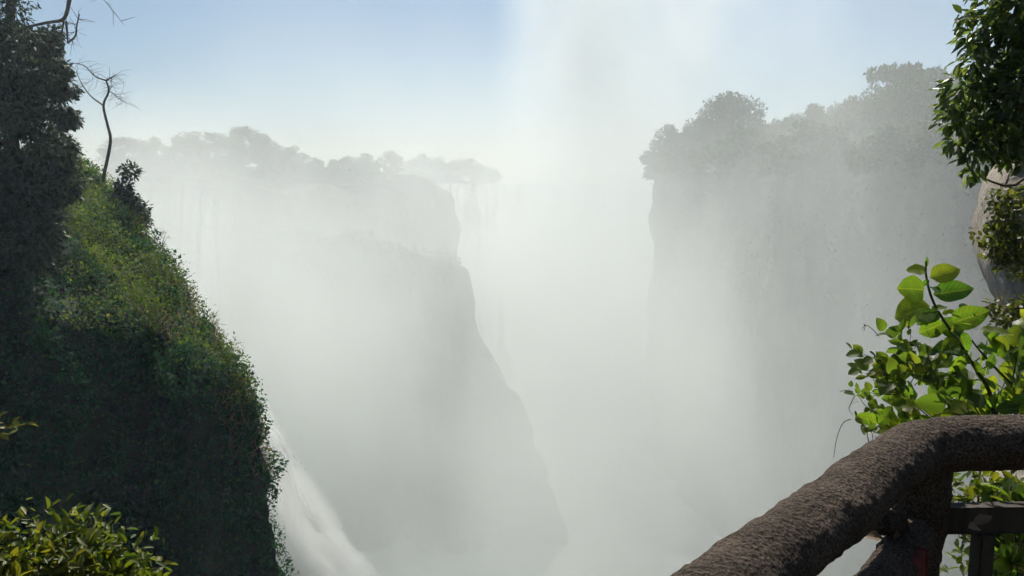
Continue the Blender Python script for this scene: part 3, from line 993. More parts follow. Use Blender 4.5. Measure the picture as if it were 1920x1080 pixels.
curtain('waterfall', [Vector((-21.4, 57, -18.6)), Vector((-21.2, 60, -18.8)), Vector((-21, 63, -19)), Vector((-20.8, 66, -19.2))],
        lambda u, t: Vector((1.2 * min(1, 47 * t / 2) ** .5 + (.5 + 3.4 * u) * (47 * t / 9.5) ** 1.1, 1.5 * math.sin(u * 9 + t * 20), -47 * t)), 90, 120, M['strands'], 'white cataract pouring out from behind the shaded cliff')
cat_fall = bpy.data.objects['waterfall']
n = 9000
uu, hh = rng.random(n) ** .8 * 1.25, rng.random(n) * 24
dp = np.stack([-21.1 + 1.2 * np.minimum(1, hh / 2) ** .5 + (.5 + 3.4 * uu) * (hh / 9.5) ** 1.1, 57 + 9 * np.minimum(uu, 1), -18.9 - hh], -1)
dp += rng.normal(size=(n, 3)) * (np.array([.25, .8, .5]) * (0.25 + hh / 14)[:, None])
gust = fbm(dp * np.array([.5, .5, .25]), 3, 910)
dp = dp[gust > -.02]
n = len(dp)
ln = rng.uniform(.06, .34, n)
me = leaf_mesh('droplets', dp, unit(np.stack([.45 + .3 * rng.normal(size=n), .2 * rng.normal(size=n), -np.ones(n)], -1)), rand_dirs(n), ln, ln * .4, shape=4)
dr = link('droplets', me, M['foam'], cat_fall); dr['kind'] = 'stuff'
curtain('waterfall', [at(262, 352, 96), at(300, 350, 97), at(352, 349, 98), at(420, 353, 104)], lambda u, t: Vector((2 * t, -8 * math.sqrt(t), -66 * t)), 50, 40, M['veil'], 'bright curtain of water at the lip beside the shaded cliff crest')
curtain('waterfall', [Vector((x, 345.5 + 1.2 * math.sin(x * .2), .5 + .4 * math.sin(x * .13))) for x in range(-95, 96, 5)], lambda u, t: Vector((0, -7 * math.sqrt(t), -66 * t)), 190, 50, M['fall'], 'long pale curtain of the main falls far across the gorge')
curtain('waterfall', [at(px, 343 + (px % 3), 258 - (930 - px) * .03) for px in range(775, 936, 10)], lambda u, t: Vector((0, -5 * math.sqrt(t), -66 * t)), 120, 50, M['fall'], 'pale ribbon of falling water on the rim below the faint far trees')
for k, (px, py, w, h, lab) in enumerate([(575, 420, 2.2, 50, 'thin veil of water down the middle of the misty island cliff'), (690, 400, 1.6, 55, 'narrow streak of water near the island cliff end'), (500, 380, 1.8, 58, 'faint streak of water down the island cliff beside the spray')]):
    a = at(px, py, 138)
    curtain('water_streak', [a, a + Vector((w, 0, 0)), a + Vector((2 * w, 0, 0))], lambda u, t: Vector((1.5 * (u - .5) * t, -2 * t, -h * t)), 12, 30, M['veil'], lab)

# ------------------------------------------------------------------ viewpoint: ground, near bank, rock
def near_ground():
    # terrace under the camera, dropping steeply past the railing
    n = 90
    xs, ys = np.meshgrid(np.linspace(-14, 14, 130), np.linspace(-10, 14, 110))
    edge = 2.75 + np.where(xs < 1.2, (xs - 1.2) * 1.0, 0)          # railing line
    edge = np.maximum(edge, -3.5)
    past = np.maximum(0, ys - edge - .25)
    z = -np.minimum(past * 2.6, 60)
    right = np.clip((xs - 2.2) / 2.5, 0, 1)
    z = np.maximum(z, -past * (2.6 - 1.9 * right))
    z = z + np.clip(-2.4 - ys, 0, 4.5) * 1.3                        # unseen bank added behind the camera to block sky light from the rail
    q = np.stack([xs, ys, np.zeros_like(xs)], -1)
    z = z + .10 * fbm(q * 1.3, 4, 3) * np.clip(past * 2 + .3, 0, 3)
    p = np.stack([xs, ys, z], -1).reshape(-1, 3)
    idx = np.arange(130 * 110).reshape(110, 130)
    f = np.stack([idx[:-1, :-1], idx[:-1, 1:], idx[1:, 1:], idx[1:, :-1]], -1).reshape(-1, 4)
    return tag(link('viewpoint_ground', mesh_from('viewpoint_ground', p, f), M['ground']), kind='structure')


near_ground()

# rock outcrop on the right with creepers
rock_tab = interp([(at(0, y, 9).z, at(x, y, 9).x) for x, y in [(1885, 290), (1868, 340), (1850, 410), (1832, 500), (1836, 560), (1852, 620), (1862, 700), (1860, 800), (1850, 900), (1840, 1080)]])
zs_r = np.linspace(-6.5, 2.15, 90)
qs = np.linspace(0, 1, 110)
rows = []
for z in zs_r:
    x0 = rock_tab(z) - .16
    top = max(0, (z - 1.3) / .85)
    row = []
    for q in qs:
        turn = (1 - min(1, q / .2)) ** 1.6                      # the edge turns away from the viewpoint
        row.append((x0 + .35 * top ** 2 + 4.5 * q ** 1.4 + 1.75 * turn, 8.7 + 2.8 * turn + .4 * top + .5 * math.sin(z * 1.3), z))
    rows.append(row)
rp = np.array(rows)
rn = np.zeros_like(rp); rn[..., 0] = -.35; rn[..., 1] = -.94
rd = fbm(rp * np.array([1.2, 1.2, 1.0]), 5, 51) * .5 + np.abs(fbm(rp * 2.6, 4, 57)) * .55 + np.abs(fbm(rp * 7.5, 4, 59)) * .16
rp = rp + rn * rd[..., None]
idx = np.arange(90 * 110).reshape(90, 110)
f = np.stack([idx[:-1, :-1], idx[:-1, 1:], idx[1:, 1:], idx[1:, :-1]], -1).reshape(-1, 4)
rock = link('rock_outcrop', mesh_from('rock_outcrop', rp.reshape(-1, 3), f), M['near_rock'])
tag(rock, 'grey brown rock face at the right edge draped in small leaved creepers', 'rock')

# creeper clumps on the rock
for k, (px, py, rr, cnt, lab) in enumerate([(1890, 395, .26, 420, 'small leaved creeper just under the overhanging tree on the rock'), (1872, 465, .24, 420, 'small leaved creeper spilling over the edge of the rock face'),
                                            (1915, 480, .22, 320, 'small leaved creeper at the frame edge on the rock face'), (1895, 575, .20, 300, 'small leaved creeper low on the rock above the broad leaves')]):
    o = empty('creeper', at(px, py, 8.3))
    tag(o, lab, 'creeper')
    inv = Matrix.Translation(-o.location)
    cs = np.array([tuple(at(px + random.gauss(0, 20), py + random.gauss(0, 22), 8.25 + random.uniform(-.15, .1))) for _ in range(9)])
    pos, d, nm, ln = clump_leaves(cs, np.full(9, rr * .55), cnt // 9, .062, droop=.4)
    me = leaf_mesh('foliage', pos, d, nm, ln, ln * .75); me.transform(inv)
    link('foliage', me, M['ivy'], o)
    b = Bag()
    for c in cs:
        b.tube([tuple(o.location), tuple(c)], [.008, .004], 4)
    me = b.mesh('stem'); me.transform(inv); link('stem', me, M['bark'], o)


# ------------------------------------------------------------------ leaves as single parts
def blade_mesh(name, outline, nl=9, fold=.18, curl=.12, wave=0.0):
    """One leaf 1 m long along +Y with unit width profile outline(t); scaled per object."""
    V, Fc = [], []
    for j in range(nl):
        t = j / (nl - 1)
        w = outline(t) * .5
        z0 = -curl * t * t
        for s in (-1, -.5, 0, .5, 1):
            V.append((s * w, t, z0 + fold * abs(s) * w + wave * math.sin(t * 14 + s) * abs(s) * .12))
    for j in range(nl - 1):
        for s in range(4):
            a = j * 5 + s
            Fc.append((a, a + 1, a + 6, a + 5))
    return mesh_from(name, np.array(V), Fc)


ovate = lambda t: max(.012, .70 * math.sin(math.pi * min(1, t ** .78)) ** .68 if t < 1 else .012)
roundish = lambda t: max(.012, .85 * math.sin(math.pi * min(1, t ** .8)) ** .7 if t < 1 else .012)
lance = lambda t: max(.012, .36 * math.sin(math.pi * min(1, t ** .8)) if t < 1 else .012)
elliptic = lambda t: max(.012, .50 * math.sin(math.pi * t) ** .9 if 0 < t < 1 else .012)
BIG = [blade_mesh('broad_leaf', ovate, 10, .22, c, .25) for c in (.08, .2, .32)]
SMALL = [blade_mesh('shrub_leaf', roundish, 7, .2, c) for c in (.1, .3)] + [blade_mesh('shrub_leaf', elliptic, 7, .25, .2)]
LANCE = [blade_mesh('tree_leaf', f_, 5, .3, c) for f_, c in ((lance, .15), (elliptic, .3), (lance, .4))]
BUSHL = [blade_mesh('bush_leaf', elliptic, 6, .3, c) for c in (.1, .3)]
for ms, mm in ((BIG, 'big_leaf'), (SMALL, 'small_leaf'), (LANCE, 'right_tree_one'), (BUSHL, 'bush_leaf')):
    for me_ in ms: me_.materials.append(M[mm])
DEAD = [blade_mesh('dead_leaf', elliptic, 6, .5, .5, .6)]
DEAD[0].materials.append(M['dead_leaf'])


def put_leaf(me, base, direction, normal, length, width=1.0, parent=None, name='leaf', holder=None):
    y = Vector(direction).normalized()
    x = y.cross(Vector(normal)).normalized()
    z = x.cross(y)
    m = Matrix((x * length * width, y * length, z * length)).transposed().to_4x4()
    m.translation = Vector(base) - (parent.location if parent else Vector())
    o = bpy.data.objects.new(name, me)
    o.matrix_local = m
    col.objects.link(o)
    if parent: o.parent = holder or parent
    return o


# --- broad leaved shrub behind the railing
SY = 2.85
shrub = empty('broad_leaved_shrub', at(1856, 800, SY))
tag(shrub, 'shrub with big translucent heart shaped leaves rising behind the railing', 'shrub')
sinv = Matrix.Translation(-shrub.location)


def crop(cx, cy_):
    return 1540 + cx / 2.7, 460 + cy_ / 2.7


def stem_of(parent, pix, r0, r1, Y, name='stem', mat='stem', dY=0, with_obj=False):
    b = Bag()
    sp = polytube(b, pix, Y, r0, r1, 6, dY)
    me = b.mesh(name); me.transform(Matrix.Translation(-parent.location))
    sp_obj = link(name, me, M[mat], parent)
    return (sp, sp_obj) if with_obj else sp


_, main_stem = stem_of(shrub, [crop(880, 900), crop(850, 740), crop(790, 640), crop(740, 560), crop(690, 480), crop(620, 380), crop(560, 270), crop(530, 150), crop(532, 80)], .0075, .0032, SY, with_obj=True)
stem_of(shrub, [crop(960, 700), crop(880, 620), crop(800, 530), crop(760, 480)], .005, .003, SY + .02)
BIG_LEAVES = [  # base, tip (crop pixels), width factor, which blade, vertical tilt of the blade
    ((533, 128), (432, 122), .95, 0, .35), ((552, 165), (706, 112), .98, 1, .15), ((520, 225), (392, 215), 1.32, 0, .1), ((568, 250), (772, 214), .80, 0, .25),
    ((548, 312), (402, 345), .82, 1, .5), ((660, 395), (842, 330), 1.0, 1, .1), ((615, 395), (494, 445), 1.25, 2, .1), ((590, 430), (735, 400), .95, 0, .2),
    ((530, 110), (536, 58), .55, 0, 0), ((560, 330), (640, 300), .55, 1, .7), ((590, 340), (505, 380), .7, 2, .4), ((610, 350), (695, 330), .62, 1, .4),
    ((700, 440), (760, 550), .85, 2, .2), ((690, 470), (618, 520), .75, 1, .3), ((720, 520), (566, 545), .5, 0, .7), ((740, 560), (650, 640), .75, 1, .1),
    ((800, 425), (972, 445), .38, 0, .8), ((780, 520), (945, 550), .32, 1, .8), ((545, 175), (508, 205), .8, 2, .2), ((560, 210), (600, 225), .8, 2, .2),
    ((640, 560), (560, 590), .8, 1, .3), ((760, 600), (690, 560), .7, 2, .3),
]
for k, (b0, t0, wf, bi, tilt) in enumerate(BIG_LEAVES):
    p0 = at(*crop(*b0), SY + random.uniform(-.02, .02))
    p1 = at(*crop(*t0), SY + random.uniform(-.07, .03))
    d = p1 - p0
    nrm = Vector((random.gauss(0, .15), -1 + tilt * .6, .35 + tilt + random.gauss(0, .12)))
    put_leaf(BIG[bi], p0, d, nrm, d.length * 1.02, wf * (.92 + tilt * .7), shrub, holder=main_stem)


def sprig(parent, base, tip, n_pairs, size, blades, Y, width=1.0, seed=0, jitter=.35, stem_r=.003, mat='stem', spread=.06):
    rs = random.Random(seed)
    pm = ((base[0] + tip[0]) / 2 + rs.uniform(-8, 8), (base[1] + tip[1]) / 2 + rs.uniform(-6, 6))
    sp, so = stem_of(parent, [base, pm, tip], stem_r, stem_r * .5, Y, mat=mat, with_obj=True)
    ax = (sp[-1] - sp[0]).normalized()
    side = ax.cross(Vector((0, 1, 0))).normalized()
    for i in range(n_pairs):
        t = .2 + .8 * i / max(1, n_pairs - 1)
        p = sp[int(t * (len(sp) - 1))]
        for sg in (-1, 1):
            if rs.random() < .12: continue
            d = (side * sg * (1 - .5 * t) + ax * (.35 + .6 * t) + Vector((rs.gauss(0, jitter), rs.gauss(0, jitter * 1.6), rs.gauss(0, jitter)))).normalized()
            nrm = Vector((rs.gauss(0, .45), -.75 + rs.gauss(0, .4), .75 + rs.gauss(0, .4)))
            put_leaf(blades[rs.randrange(len(blades))], p + Vector((0, rs.uniform(-spread, spread), 0)), d, nrm, size * rs.uniform(.65, 1.2), width * rs.uniform(.85, 1.1), parent, holder=so)


# medium leaves in the lower part of the shrub
for k, (b0, t0, n_, sz) in enumerate([((700, 880), (560, 680), 3, .062), ((560, 880), (440, 760), 3, .068), ((640, 880), (720, 700), 3, .07), ((800, 860), (760, 690), 3, .055), ((360, 930), (250, 880), 2, .06),
                                      ((470, 900), (400, 830), 2, .062), ((700, 890), (640, 800), 3, .062), ((860, 880), (900, 740), 3, .055), ((960, 860), (1000, 720), 4, .058), ((960, 720), (1000, 520), 4, .058),
                                      ((900, 560), (1010, 430), 4, .055), ((860, 820), (930, 690), 3, .05), ((980, 860), (1060, 640), 4, .06), ((1000, 560), (1060, 360), 4, .055), ((780, 880), (830, 800), 3, .05)]):
    sprig(shrub, crop(*b0), crop(*t0), n_ + 1, sz * 1.45, BIG if k % 3 else SMALL, SY + random.uniform(-.05, .15), width=.95, seed=200 + k)
    sprig(shrub, crop(b0[0] + 25, b0[1]), crop(t0[0] + 30, t0[1] + 40), n_, sz * 1.2, BIG if k % 2 else SMALL, SY + random.uniform(.0, .25), width=.95, seed=240 + k)

for k, (b0, t0, n_, sz) in enumerate([((720, 620), (560, 560), 4, .058), ((700, 560), (500, 520), 4, .052), ((740, 640), (600, 680), 4, .055), ((640, 420), (520, 380), 3, .045), ((650, 440), (740, 350), 3, .05), ((780, 640), (880, 560), 4, .055), ((800, 680), (640, 720), 4, .055), ((760, 600), (840, 480), 4, .05)]):
    sprig(shrub, crop(*b0), crop(*t0), n_, sz, BIG if k % 2 else SMALL, SY + random.uniform(-.08, .12), width=.9, seed=270 + k)

# --- small leaved climber at the shrub's left
climber = empty('small_leaved_climber', at(1640, 830, 2.7))
tag(climber, 'climber with small round yellow green leaves and curling tendrils on the sloping rail', 'climber')
for k, (b0, t0, n_, sz) in enumerate([((420, 640), (180, 540), 5, .038), ((420, 640), (175, 625), 4, .038), ((440, 600), (330, 440), 5, .036), ((450, 560), (410, 400), 5, .035), ((400, 700), (220, 660), 5, .032),
                                      ((420, 760), (200, 740), 4, .026), ((460, 640), (480, 530), 4, .038), ((480, 680), (560, 560), 5, .036), ((300, 860), (170, 730), 5, .024), ((420, 640), (300, 590), 5, .034), ((400, 720), (300, 680), 4, .03),
                                      ((240, 1000), (180, 870), 4, .020), ((500, 640), (420, 520), 5, .032), ((380, 760), (330, 620), 4, .03), ((450, 700), (540, 640), 4, .03)]):
    sprig(climber, crop(*b0), crop(*t0), n_, sz * 1.4, SMALL, 2.7 + random.uniform(-.06, .08), seed=300 + k, stem_r=.0018)
    sprig(climber, crop(b0[0] + 20, b0[1] + 10), crop(t0[0] + 45, t0[1] + 25), n_, sz * 1.1, SMALL, 2.75 + random.uniform(-.06, .12), seed=340 + k, stem_r=.0016)
for k, pix in enumerate([[crop(290, 460), crop(260, 425), crop(225, 405), crop(205, 425)], [crop(225, 405), crop(215, 400), crop(222, 412), crop(214, 435)], [crop(150, 880), crop(110, 900), crop(80, 970), crop(62, 1075)],
                         [crop(170, 760), crop(150, 800), crop(140, 830), crop(160, 860)], [crop(160, 740), crop(120, 735), crop(90, 742)]]):
    stem_of(climber, pix, .0016, .0009, 2.7, name='tendril')

# ------------------------------------------------------------------ tree overhanging at the upper right
rt = empty('overhanging_tree', at(2010, 330, 7.6))
tag(rt, 'glossy dark leaved tree hanging over the rock in the upper right corner', 'tree')
rinv = Matrix.Translation(-rt.location)
TY = 7.2
blobs = [(1880, 20, 46), (1838, 62, 40), (1825, 110, 30), (1895, 90, 60), (1850, 150, 42), (1800, 175, 36), (1790, 225, 26), (1830, 215, 50), (1800, 262, 30), (1880, 200, 55), (1835, 280, 34), (1880, 270, 42), (1822, 322, 16), (1905, 290, 26), (1915, 30, 60), (1920, 150, 70), (1925, 240, 60), (1780, 205, 14), (1812, 30, 14), (1960, 100, 70), (1960, 220, 70), (1870, -40, 50), (1940, -40, 70)]
b = Bag()
limbs = []
trunk_base = at(2020, 420, 7.9)
polytube(b, [(2030, 520), (2010, 380), (1990, 250), (1975, 120), (1960, -20), (1950, -120)], 7.8, .11, .05, 9)
me = b.mesh('trunk'); me.transform(rinv); link('trunk', me, M['bark'], rt)
P, D, NM, LN = [], [], [], []
big_list = []
for k, (px, py, rr) in enumerate(blobs):
    b = Bag()
    sp = polytube(b, [(1985, min(py + 70, 260)), ((1985 + px) / 2, py + 25), (px, py)], TY + .3, .022, .006, 5)
    me = b.mesh('branch'); me.transform(rinv); br = link('branch', me, M['bark'], rt)
    rad_m = rr / F * TY
    n_ = int(95 * (rr / 40) ** 2) + 14
    c = at(px, py, TY + random.uniform(-.2, .2))
    for j in range(n_):
        v = Vector((random.gauss(0, 1), random.gauss(0, 1), random.gauss(0, 1))).normalized()
        p = c + v * rad_m * (random.random() ** .45)
        d = (v * .6 + Vector((random.gauss(-.1, .5), random.gauss(-.1, .5), random.gauss(-.55, .45)))).normalized()
        nm = (Vector((random.gauss(0, .5), random.gauss(-.2, .5), .8)) + v * .3).normalized()
        l = random.uniform(.075, .14)
        vis = 1750 < px + v.x * rr < 1925 and py + -v.z * rr < 350 and py - v.z * rr > -5 and v.y < .1
        if vis and len(big_list) < 300 and random.random() < .28:
            big_list.append((p, d, nm, l, br))
        else:
            P.append(p); D.append(d); NM.append(nm); LN.append(l)
for p, d, nm, l, br in big_list:
    put_leaf(LANCE[random.randrange(3)], p, d, nm, l, 1.15, rt, holder=br)
P, D, NM, LN = np.array([tuple(v) for v in P]), np.array([tuple(v) for v in D]), np.array([tuple(v) for v in NM]), np.array(LN)
me = leaf_mesh('foliage', P, D, NM, LN, LN * .42, fold=.2); me.transform(rinv)
o = link('foliage', me, M['right_tree'], rt); o['kind'] = 'stuff'

# ------------------------------------------------------------------ sunlit bush at the lower left
def leafy_bush(name, label, tips, base, Y, n_leaf, size, blades, seed, up=.35, fill=0, fill_mat='bush_fill'):
    rs = random.Random(seed)
    o = empty(name, at(base[0], base[1], Y + .3))
    tag(o, label, 'bush')
    count = 0
    for (px, py) in tips:
        sp, so = stem_of(o, [base, ((base[0] + px) / 2 + rs.uniform(-10, 10), (base[1] + py) / 2 + 15), (px, py)], .009, .003, Y + rs.uniform(-.25, .25), mat='stem', with_obj=True)
        ax = (sp[-1] - sp[-6]).normalized()
        for i in range(n_leaf):
            t = 1 - .45 * rs.random() ** 1.6
            p = sp[min(len(sp) - 1, int(t * (len(sp) - 1)))]
            d = (ax * .6 + Vector((rs.gauss(0, .7), rs.gauss(0, .7), rs.gauss(up, .45)))).normalized()
            nrm = Vector((rs.gauss(0, .5), rs.gauss(-.15, .5), 1))
            put_leaf(blades[rs.randrange(len(blades))], p, d, nrm, size * rs.uniform(.6, 1.2), .9, o, holder=so)
            count += 1
    if fill:                                                    # smaller leaves deeper in the bush, past counting
        r2 = np.random.default_rng(seed)
        t_ = np.array([tuple(at(px, py + 14, Y + .12)) for px, py in tips])
        c_ = t_[r2.integers(0, len(t_), fill)] + r2.normal(size=(fill, 3)) * np.array([.10, .16, .09]) * size / .14
        ln_ = size * r2.uniform(.45, .85, fill)
        me = leaf_mesh('foliage', c_, unit(r2.normal(size=(fill, 3)) * .8 + np.array([0, 0, .4])), unit(r2.normal(size=(fill, 3)) * .5 + np.array([0, -.1, 1])), ln_, ln_ * .45, fold=.25)
        me.transform(Matrix.Translation(-o.location))
        f_ = link('foliage', me, M[fill_mat], o); f_['kind'] = 'stuff'
    return o


rs = random.Random(4)
tips = [(px - 22, py + 16) for px, py in [(145, 968), (190, 985), (235, 1005), (270, 1040), (285, 1068), (120, 1000), (95, 1020), (160, 1020), (205, 1035), (240, 1060), (60, 1050), (110, 1055), (170, 1065), (215, 1085), (130, 1090), (70, 1090), (265, 1090), (180, 1100)]]
leafy_bush('sunlit_bush', 'bright yellow green bush at the bottom below the shaded cliff', tips, (150, 1230), 5.4, 16, .135, BUSHL, 5, fill=1100)
leafy_bush('sunlit_bush', 'smaller sunlit yellow green bush cut by the frame corner at lower left', [(10, 985), (-15, 1000), (25, 1030), (0, 1050), (30, 1075), (-20, 1075)], (-20, 1200), 5.2, 18, .125, BUSHL, 6, fill=350)
leafy_bush('glinting_branch', 'few glinting leaves of a branch against the shaded cliff at the frame edge', [(10, 772), (35, 780), (62, 786), (20, 796), (-10, 785), (-20, 775)], (-90, 840), 6.2, 7, .085, BUSHL, 7, up=.1)
# leaves seen below the railing at the right
leafy_bush('low_bush', 'leafy green bush seen through the gap under the horizontal rail', [(1830, 905), (1860, 920), (1895, 910), (1915, 930), (1840, 950), (1875, 955), (1905, 965), (1935, 940)], (1880, 1120), 3.1, 16, .085, SMALL, 8, fill=420)
leafy_bush('low_bush', 'sunlit yellow leaved bush beneath the lower rail', [(1845, 1020), (1865, 1045), (1850, 1075), (1870, 1020), (1880, 1060), (1900, 1040)], (1870, 1190), 2.9, 14, .07, SMALL, 9, fill=300)
leafy_bush('trailing_bush', 'dark small leaved growth at the foot of the corner post', [(1720, 1050), (1740, 1065), (1755, 1050), (1700, 1070), (1730, 1080)], (1740, 1150), 2.55, 10, .035, SMALL, 10)

# ------------------------------------------------------------------ railing
RAIL_Z = .905 - .085
rail = empty('log_railing', (1.2, 2.3, 0))
tag(rail, 'rough brown concrete log railing with a bend at the corner post', 'railing')


def log_tube(name, path, r, seed, amp=.012, sides=72, seg=.008, mat='log', taper=None):
    pts = [Vector(p) for p in path]
    L = sum((pts[i + 1] - pts[i]).length for i in range(len(pts) - 1))
    sp = smooth_path(pts, max(3, int(L / seg / (len(pts) - 1))))
    V, Fc = tube_arrays(sp, [r] * len(sp), sides)
    ctr = np.repeat(np.array([tuple(p) for p in sp]), sides, axis=0)
    ctr = np.concatenate([ctr, V[-2:]])
    nrm = unit(V - ctr)
    d = fbm(V * 5, 3, seed) * amp * 1.6 + fbm(V * 26, 3, seed + 4) * amp * .8 + np.abs(fbm(V * 60, 3, seed + 8)) * amp * .8 + np.clip(fbm(V * 34, 2, seed + 12) - .12, 0, 1) * amp * 1.6
    V = V + nrm * d[:, None]
    b = Bag(); b.add(V, Fc)
    me = b.mesh(name); me.transform(Matrix.Translation(-rail.location))
    return link(name, me, M[mat], rail)


log_tube('top_rail', [(-.95, -.12, RAIL_Z), (-.31, .58, RAIL_Z - .005), (.345, 1.36, RAIL_Z), (.815, 1.87, RAIL_Z + .004), (1.055, 2.13, RAIL_Z + .006), (1.235, 2.28, RAIL_Z + .004), (1.5, 2.315, RAIL_Z + .006), (1.95, 2.31, RAIL_Z + .012), (2.9, 2.32, RAIL_Z + .01)], .079, 3, amp=.0065)
log_tube('post', [(1.235, 2.30, -.15), (1.225, 2.31, .4), (1.235, 2.29, RAIL_Z)], .074, 13, amp=.006)
log_tube('post', [(-.31, .58, -.15), (-.31, .58, .4), (-.31, .58, RAIL_Z)], .083, 15, sides=40, seg=.02)
log_tube('post', [(2.85, 2.32, -.15), (2.85, 2.32, .4), (2.85, 2.32, RAIL_Z)], .083, 17, sides=40, seg=.02)
log_tube('lower_rail', [(1.18, 2.22, .57), (.82, 1.8, .565), (.29, 1.2, .57), (-.25, .62, .57)], .055, 23, amp=.009, sides=48)
log_tube('knob', [(1.02, 2.12, .655), (1.06, 2.15, .645), (1.10, 2.18, .635)], .033, 29, amp=.010, sides=40)


def plank(name, a, b_, w, t, mat, parent=None):
    a, b_ = Vector(a), Vector(b_)
    ax = (b_ - a); L = ax.length; ax.normalize()
    side = ax.cross(Vector((0, 0, 1))) if abs(ax.z) < .9 else Vector((1, 0, 0))
    side.normalize(); up = side.cross(ax).normalized()
    import bmesh
    bm = bmesh.new()
    bmesh.ops.create_cube(bm, size=1)
    for v in bm.verts:
        c = v.co.copy()
        v.co = (a + b_) / 2 + ax * c.x * L + side * c.y * t + up * c.z * w
    bmesh.ops.bevel(bm, geom=list(bm.edges), offset=.004, segments=2, affect='EDGES')
    me = bpy.data.meshes.new(name); bm.to_mesh(me); bm.free()
    off = parent.location if parent else Vector()
    me.transform(Matrix.Translation(-off))
    return link(name, me, M[mat], parent)


plank('lower_board', (1.27, 2.36, .565), (2.8, 2.33, .60), .085, .035, 'plank', rail)
plank('baluster', (1.45, 2.34, -.1), (1.45, 2.34, .53), .06, .045, 'plank', rail)
bd = plank('red_board', tuple(at(1668, 1098, 1.99)), tuple(at(1728, 1058, 2.07)), .09, .03, 'red_board')
tag(bd, 'small weathered dark red board below the corner of the railing', 'board')

# dead leaves caught where the lower rail meets the post
for k, (px, py, Y, lab) in enumerate([(1655, 1010, 2.1, 'pale curled dead leaf at the tip of the knob on the railing'), (1672, 1034, 2.1, 'brown dead leaf hanging under the knob on the railing'), (1648, 1040, 2.08, 'tan dead leaf lying on the lower rail'),
                                      (1815, 990, 2.2, 'pale dead leaf caught between the corner post and the board'), (1826, 984, 2.22, 'brown dead leaf behind the pale one beside the corner post')]):
    p = at(px, py, Y)
    o = put_leaf(DEAD[0], p, Vector((random.gauss(0, 1), random.gauss(0, .4), random.gauss(.3, .5))), Vector((random.gauss(0, .4), -.6, .8)), .055, 1.2, None, 'dead_leaf')
    tag(o, lab, 'dead leaf')

# ------------------------------------------------------------------ air: haze and the spray that rises out of the gorge
def box(name, lo, hi):
    x0, y0, z0 = lo; x1, y1, z1 = hi
    V = np.array([(x0, y0, z0), (x1, y0, z0), (x1, y1, z0), (x0, y1, z0), (x0, y0, z1), (x1, y0, z1), (x1, y1, z1), (x0, y1, z1)])
    Fc = [(0, 3, 2, 1), (4, 5, 6, 7), (0, 1, 5, 4), (1, 2, 6, 5), (2, 3, 7, 6), (3, 0, 4, 7)]
    return mesh_from(name, V, Fc, smooth=False)


HAZE_DENSITY = 0.0004
hm = bpy.data.materials.new('haze')
nt, N, L, out = nodes_of(hm)
pv = N.new('ShaderNodeVolumePrincipled')
pv.inputs['Color'].default_value = (0.66, 0.84, 1.0, 1)
pv.inputs['Density'].default_value = HAZE_DENSITY
pv.inputs['Anisotropy'].default_value = 0.2
L.new(pv.outputs[0], out.inputs['Volume'])
hz = link('haze', box('haze', (-310, -120, -70), (310, 580, 190)), hm)
tag(hz, 'thin pale haze hanging over the gorge and cliffs', 'haze', kind='stuff')

sm = bpy.data.materials.new('spray')
nt, N, L, out = nodes_of(sm)


def mth(op, a, b_=None, c=None):
    n_ = N.new('ShaderNodeMath'); n_.operation = op
    for i, v in enumerate((a, b_, c)):
        if v is None: continue
        if isinstance(v, (int, float)): n_.inputs[i].default_value = v
        else: L.new(v, n_.inputs[i])
    return n_.outputs[0]


def sstep(v, a, b_, lo=0.0, hi=1.0):
    n_ = N.new('ShaderNodeMapRange'); n_.interpolation_type = 'SMOOTHSTEP'
    L.new(v, n_.inputs[0])
    n_.inputs[1].default_value, n_.inputs[2].default_value, n_.inputs[3].default_value, n_.inputs[4].default_value = a, b_, lo, hi
    return n_.outputs[0]


tc = N.new('ShaderNodeTexCoord')
sx = N.new('ShaderNodeSeparateXYZ'); L.new(tc.outputs['Object'], sx.inputs[0])
X, Y, Z = sx.outputs


def noise(scale, detail, stretch=(1, 1, 1)):
    n_ = N.new('ShaderNodeTexNoise'); n_.inputs['Scale'].default_value = scale; n_.inputs['Detail'].default_value = detail
    n_.texture_mapping.scale = stretch
    L.new(tc.outputs['Object'], n_.inputs['Vector'])
    return n_.outputs[0]


def lin(v, a, b_, lo=0.0, hi=1.0):
    n_ = N.new('ShaderNodeMapRange'); L.new(v, n_.inputs[0])
    n_.inputs[1].default_value, n_.inputs[2].default_value, n_.inputs[3].default_value, n_.inputs[4].default_value = a, b_, lo, hi
    return n_.outputs[0]


def puff(centre, radii, weight, total=None, kind='SPHERICAL'):
    """Soft ellipsoid of spray, densest at its centre and gone at its radii; added to the running total."""
    g = N.new('ShaderNodeTexGradient'); g.gradient_type = kind
    tm = g.texture_mapping
    tm.vector_type = 'POINT'
    tm.scale = tuple(1 / r for r in radii)
    tm.translation = tuple(-c / r for c, r in zip(centre, radii))
    L.new(tc.outputs['Object'], g.inputs[0])
    return mth('MULTIPLY_ADD', g.outputs[1], weight, total if total is not None else 0.0)


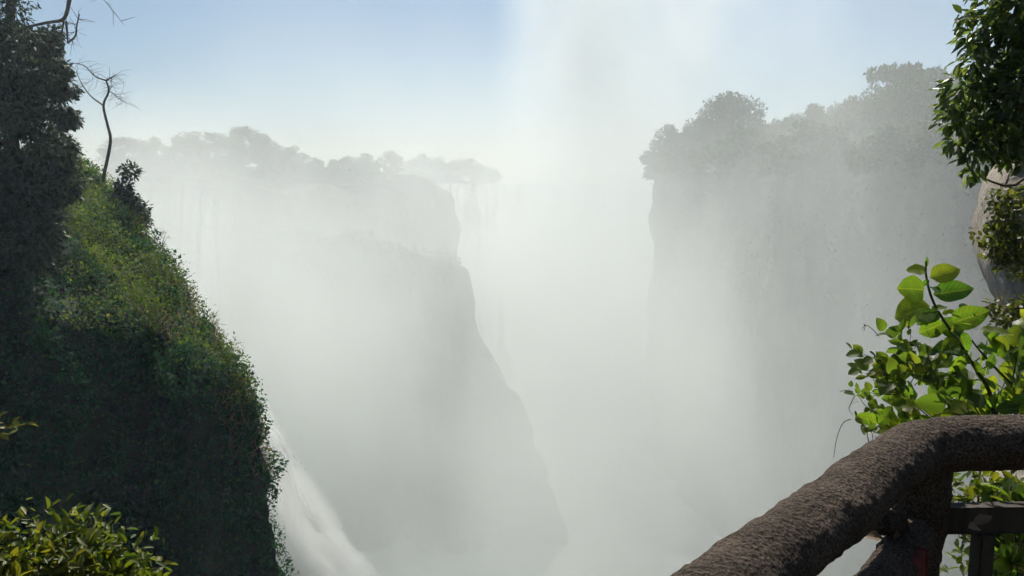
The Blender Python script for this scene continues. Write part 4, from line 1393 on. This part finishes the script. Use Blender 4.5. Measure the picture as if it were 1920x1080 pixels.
ragged = lin(noise(0.05, 4, (1, 1, .65)), .33, .67, .3, 1.65)
slab = mth('MULTIPLY', lin(Z, 15, -20), lin(Y, 50, 100, 0, .0098))
d_ = puff((35, 292, -5), (46, 58, 175), .030, slab)          # great column over the main chasm
d_ = puff((22, 290, 62), (30, 46, 64), .010, d_)
d_ = puff((66, 285, 62), (62, 46, 62), .011, d_)
d_ = puff((-38, 86, -20), (25, 46, 33), .058, d_)             # spray of the near cataract
d_ = puff((28, 104, -28), (54, 98, 66), .0115, d_)              # drift in front of the far right wall
d_ = puff((-40, 300, -28), (110, 70, 34), .014, d_)           # mist before the main falls
d_ = puff((-22, 128, -12), (50, 52, 50), .016, d_)            # drift over the end of the island
d_ = puff((-24, 30, 8), (16, 17, 16), .0020, d_)             # thin drift in front of the dark tree
d_ = puff((-14, 80, -26), (40, 38, 44), .012, d_)             # sunlit drift across the mouth of the gorge
d_ = puff((-8, 188, -17), (22, 24, 17), .035, d_)            # bright burst behind the shoulder
d_ = puff((2, 116, -44), (42, 42, 36), .011, d_)              # drift at the foot of the shoulder
d_ = puff((5, 170, -78), (90, 140, 46), .020, d_)             # mist lying on the river
dens = mth('MULTIPLY', d_, ragged)
pv = N.new('ShaderNodeVolumePrincipled')
pv.inputs['Color'].default_value = (0.955, 0.988, 0.968, 1)
pv.inputs['Anisotropy'].default_value = 0.2
L.new(dens, pv.inputs['Density'])
L.new(pv.outputs[0], out.inputs['Volume'])
sp_ = link('spray', box('spray', (-115, 12, -69), (115, 345, 160)), sm)
tag(sp_, 'white spray rising out of the gorge between the cliffs', 'spray', kind='stuff')

# burst of spray round the near cataract
cm = bpy.data.materials.new('cataract_spray')
nt, N, L, out = nodes_of(cm)
tc = N.new('ShaderNodeTexCoord')
sx = N.new('ShaderNodeSeparateXYZ'); L.new(tc.outputs['Object'], sx.inputs[0])
X, Y, Z = sx.outputs
nz = noise(0.36, 3, (1, 1, .5))
run = mth('MULTIPLY_ADD', Z, -.44, -28.5)                      # the stream's middle drifts out as it falls
wid = mth('MAXIMUM', mth('MULTIPLY_ADD', Z, -.18, -3.3), .4)
ex = mth('DIVIDE', mth('SUBTRACT', X, run), wid)
g = lin(mth('MULTIPLY', ex, ex), 0.0, 2.6, 1.0, 0.0)
g = lin(mth('MULTIPLY_ADD', nz, 2.2, mth('ADD', g, -1.25)), .3, .62)
pv = N.new('ShaderNodeVolumePrincipled')
pv.inputs['Color'].default_value = (0.97, 0.985, 0.97, 1)
pv.inputs['Anisotropy'].default_value = 0.2
L.new(mth('MULTIPLY', g, .5), pv.inputs['Density'])
L.new(pv.outputs[0], out.inputs['Volume'])
o = link('cataract_spray', box('cataract_spray', (-23, 58, -42), (0, 66, -17)), cm)
tag(o, 'dense white spray bursting along the cataract beside the shaded cliff', 'spray', kind='stuff')
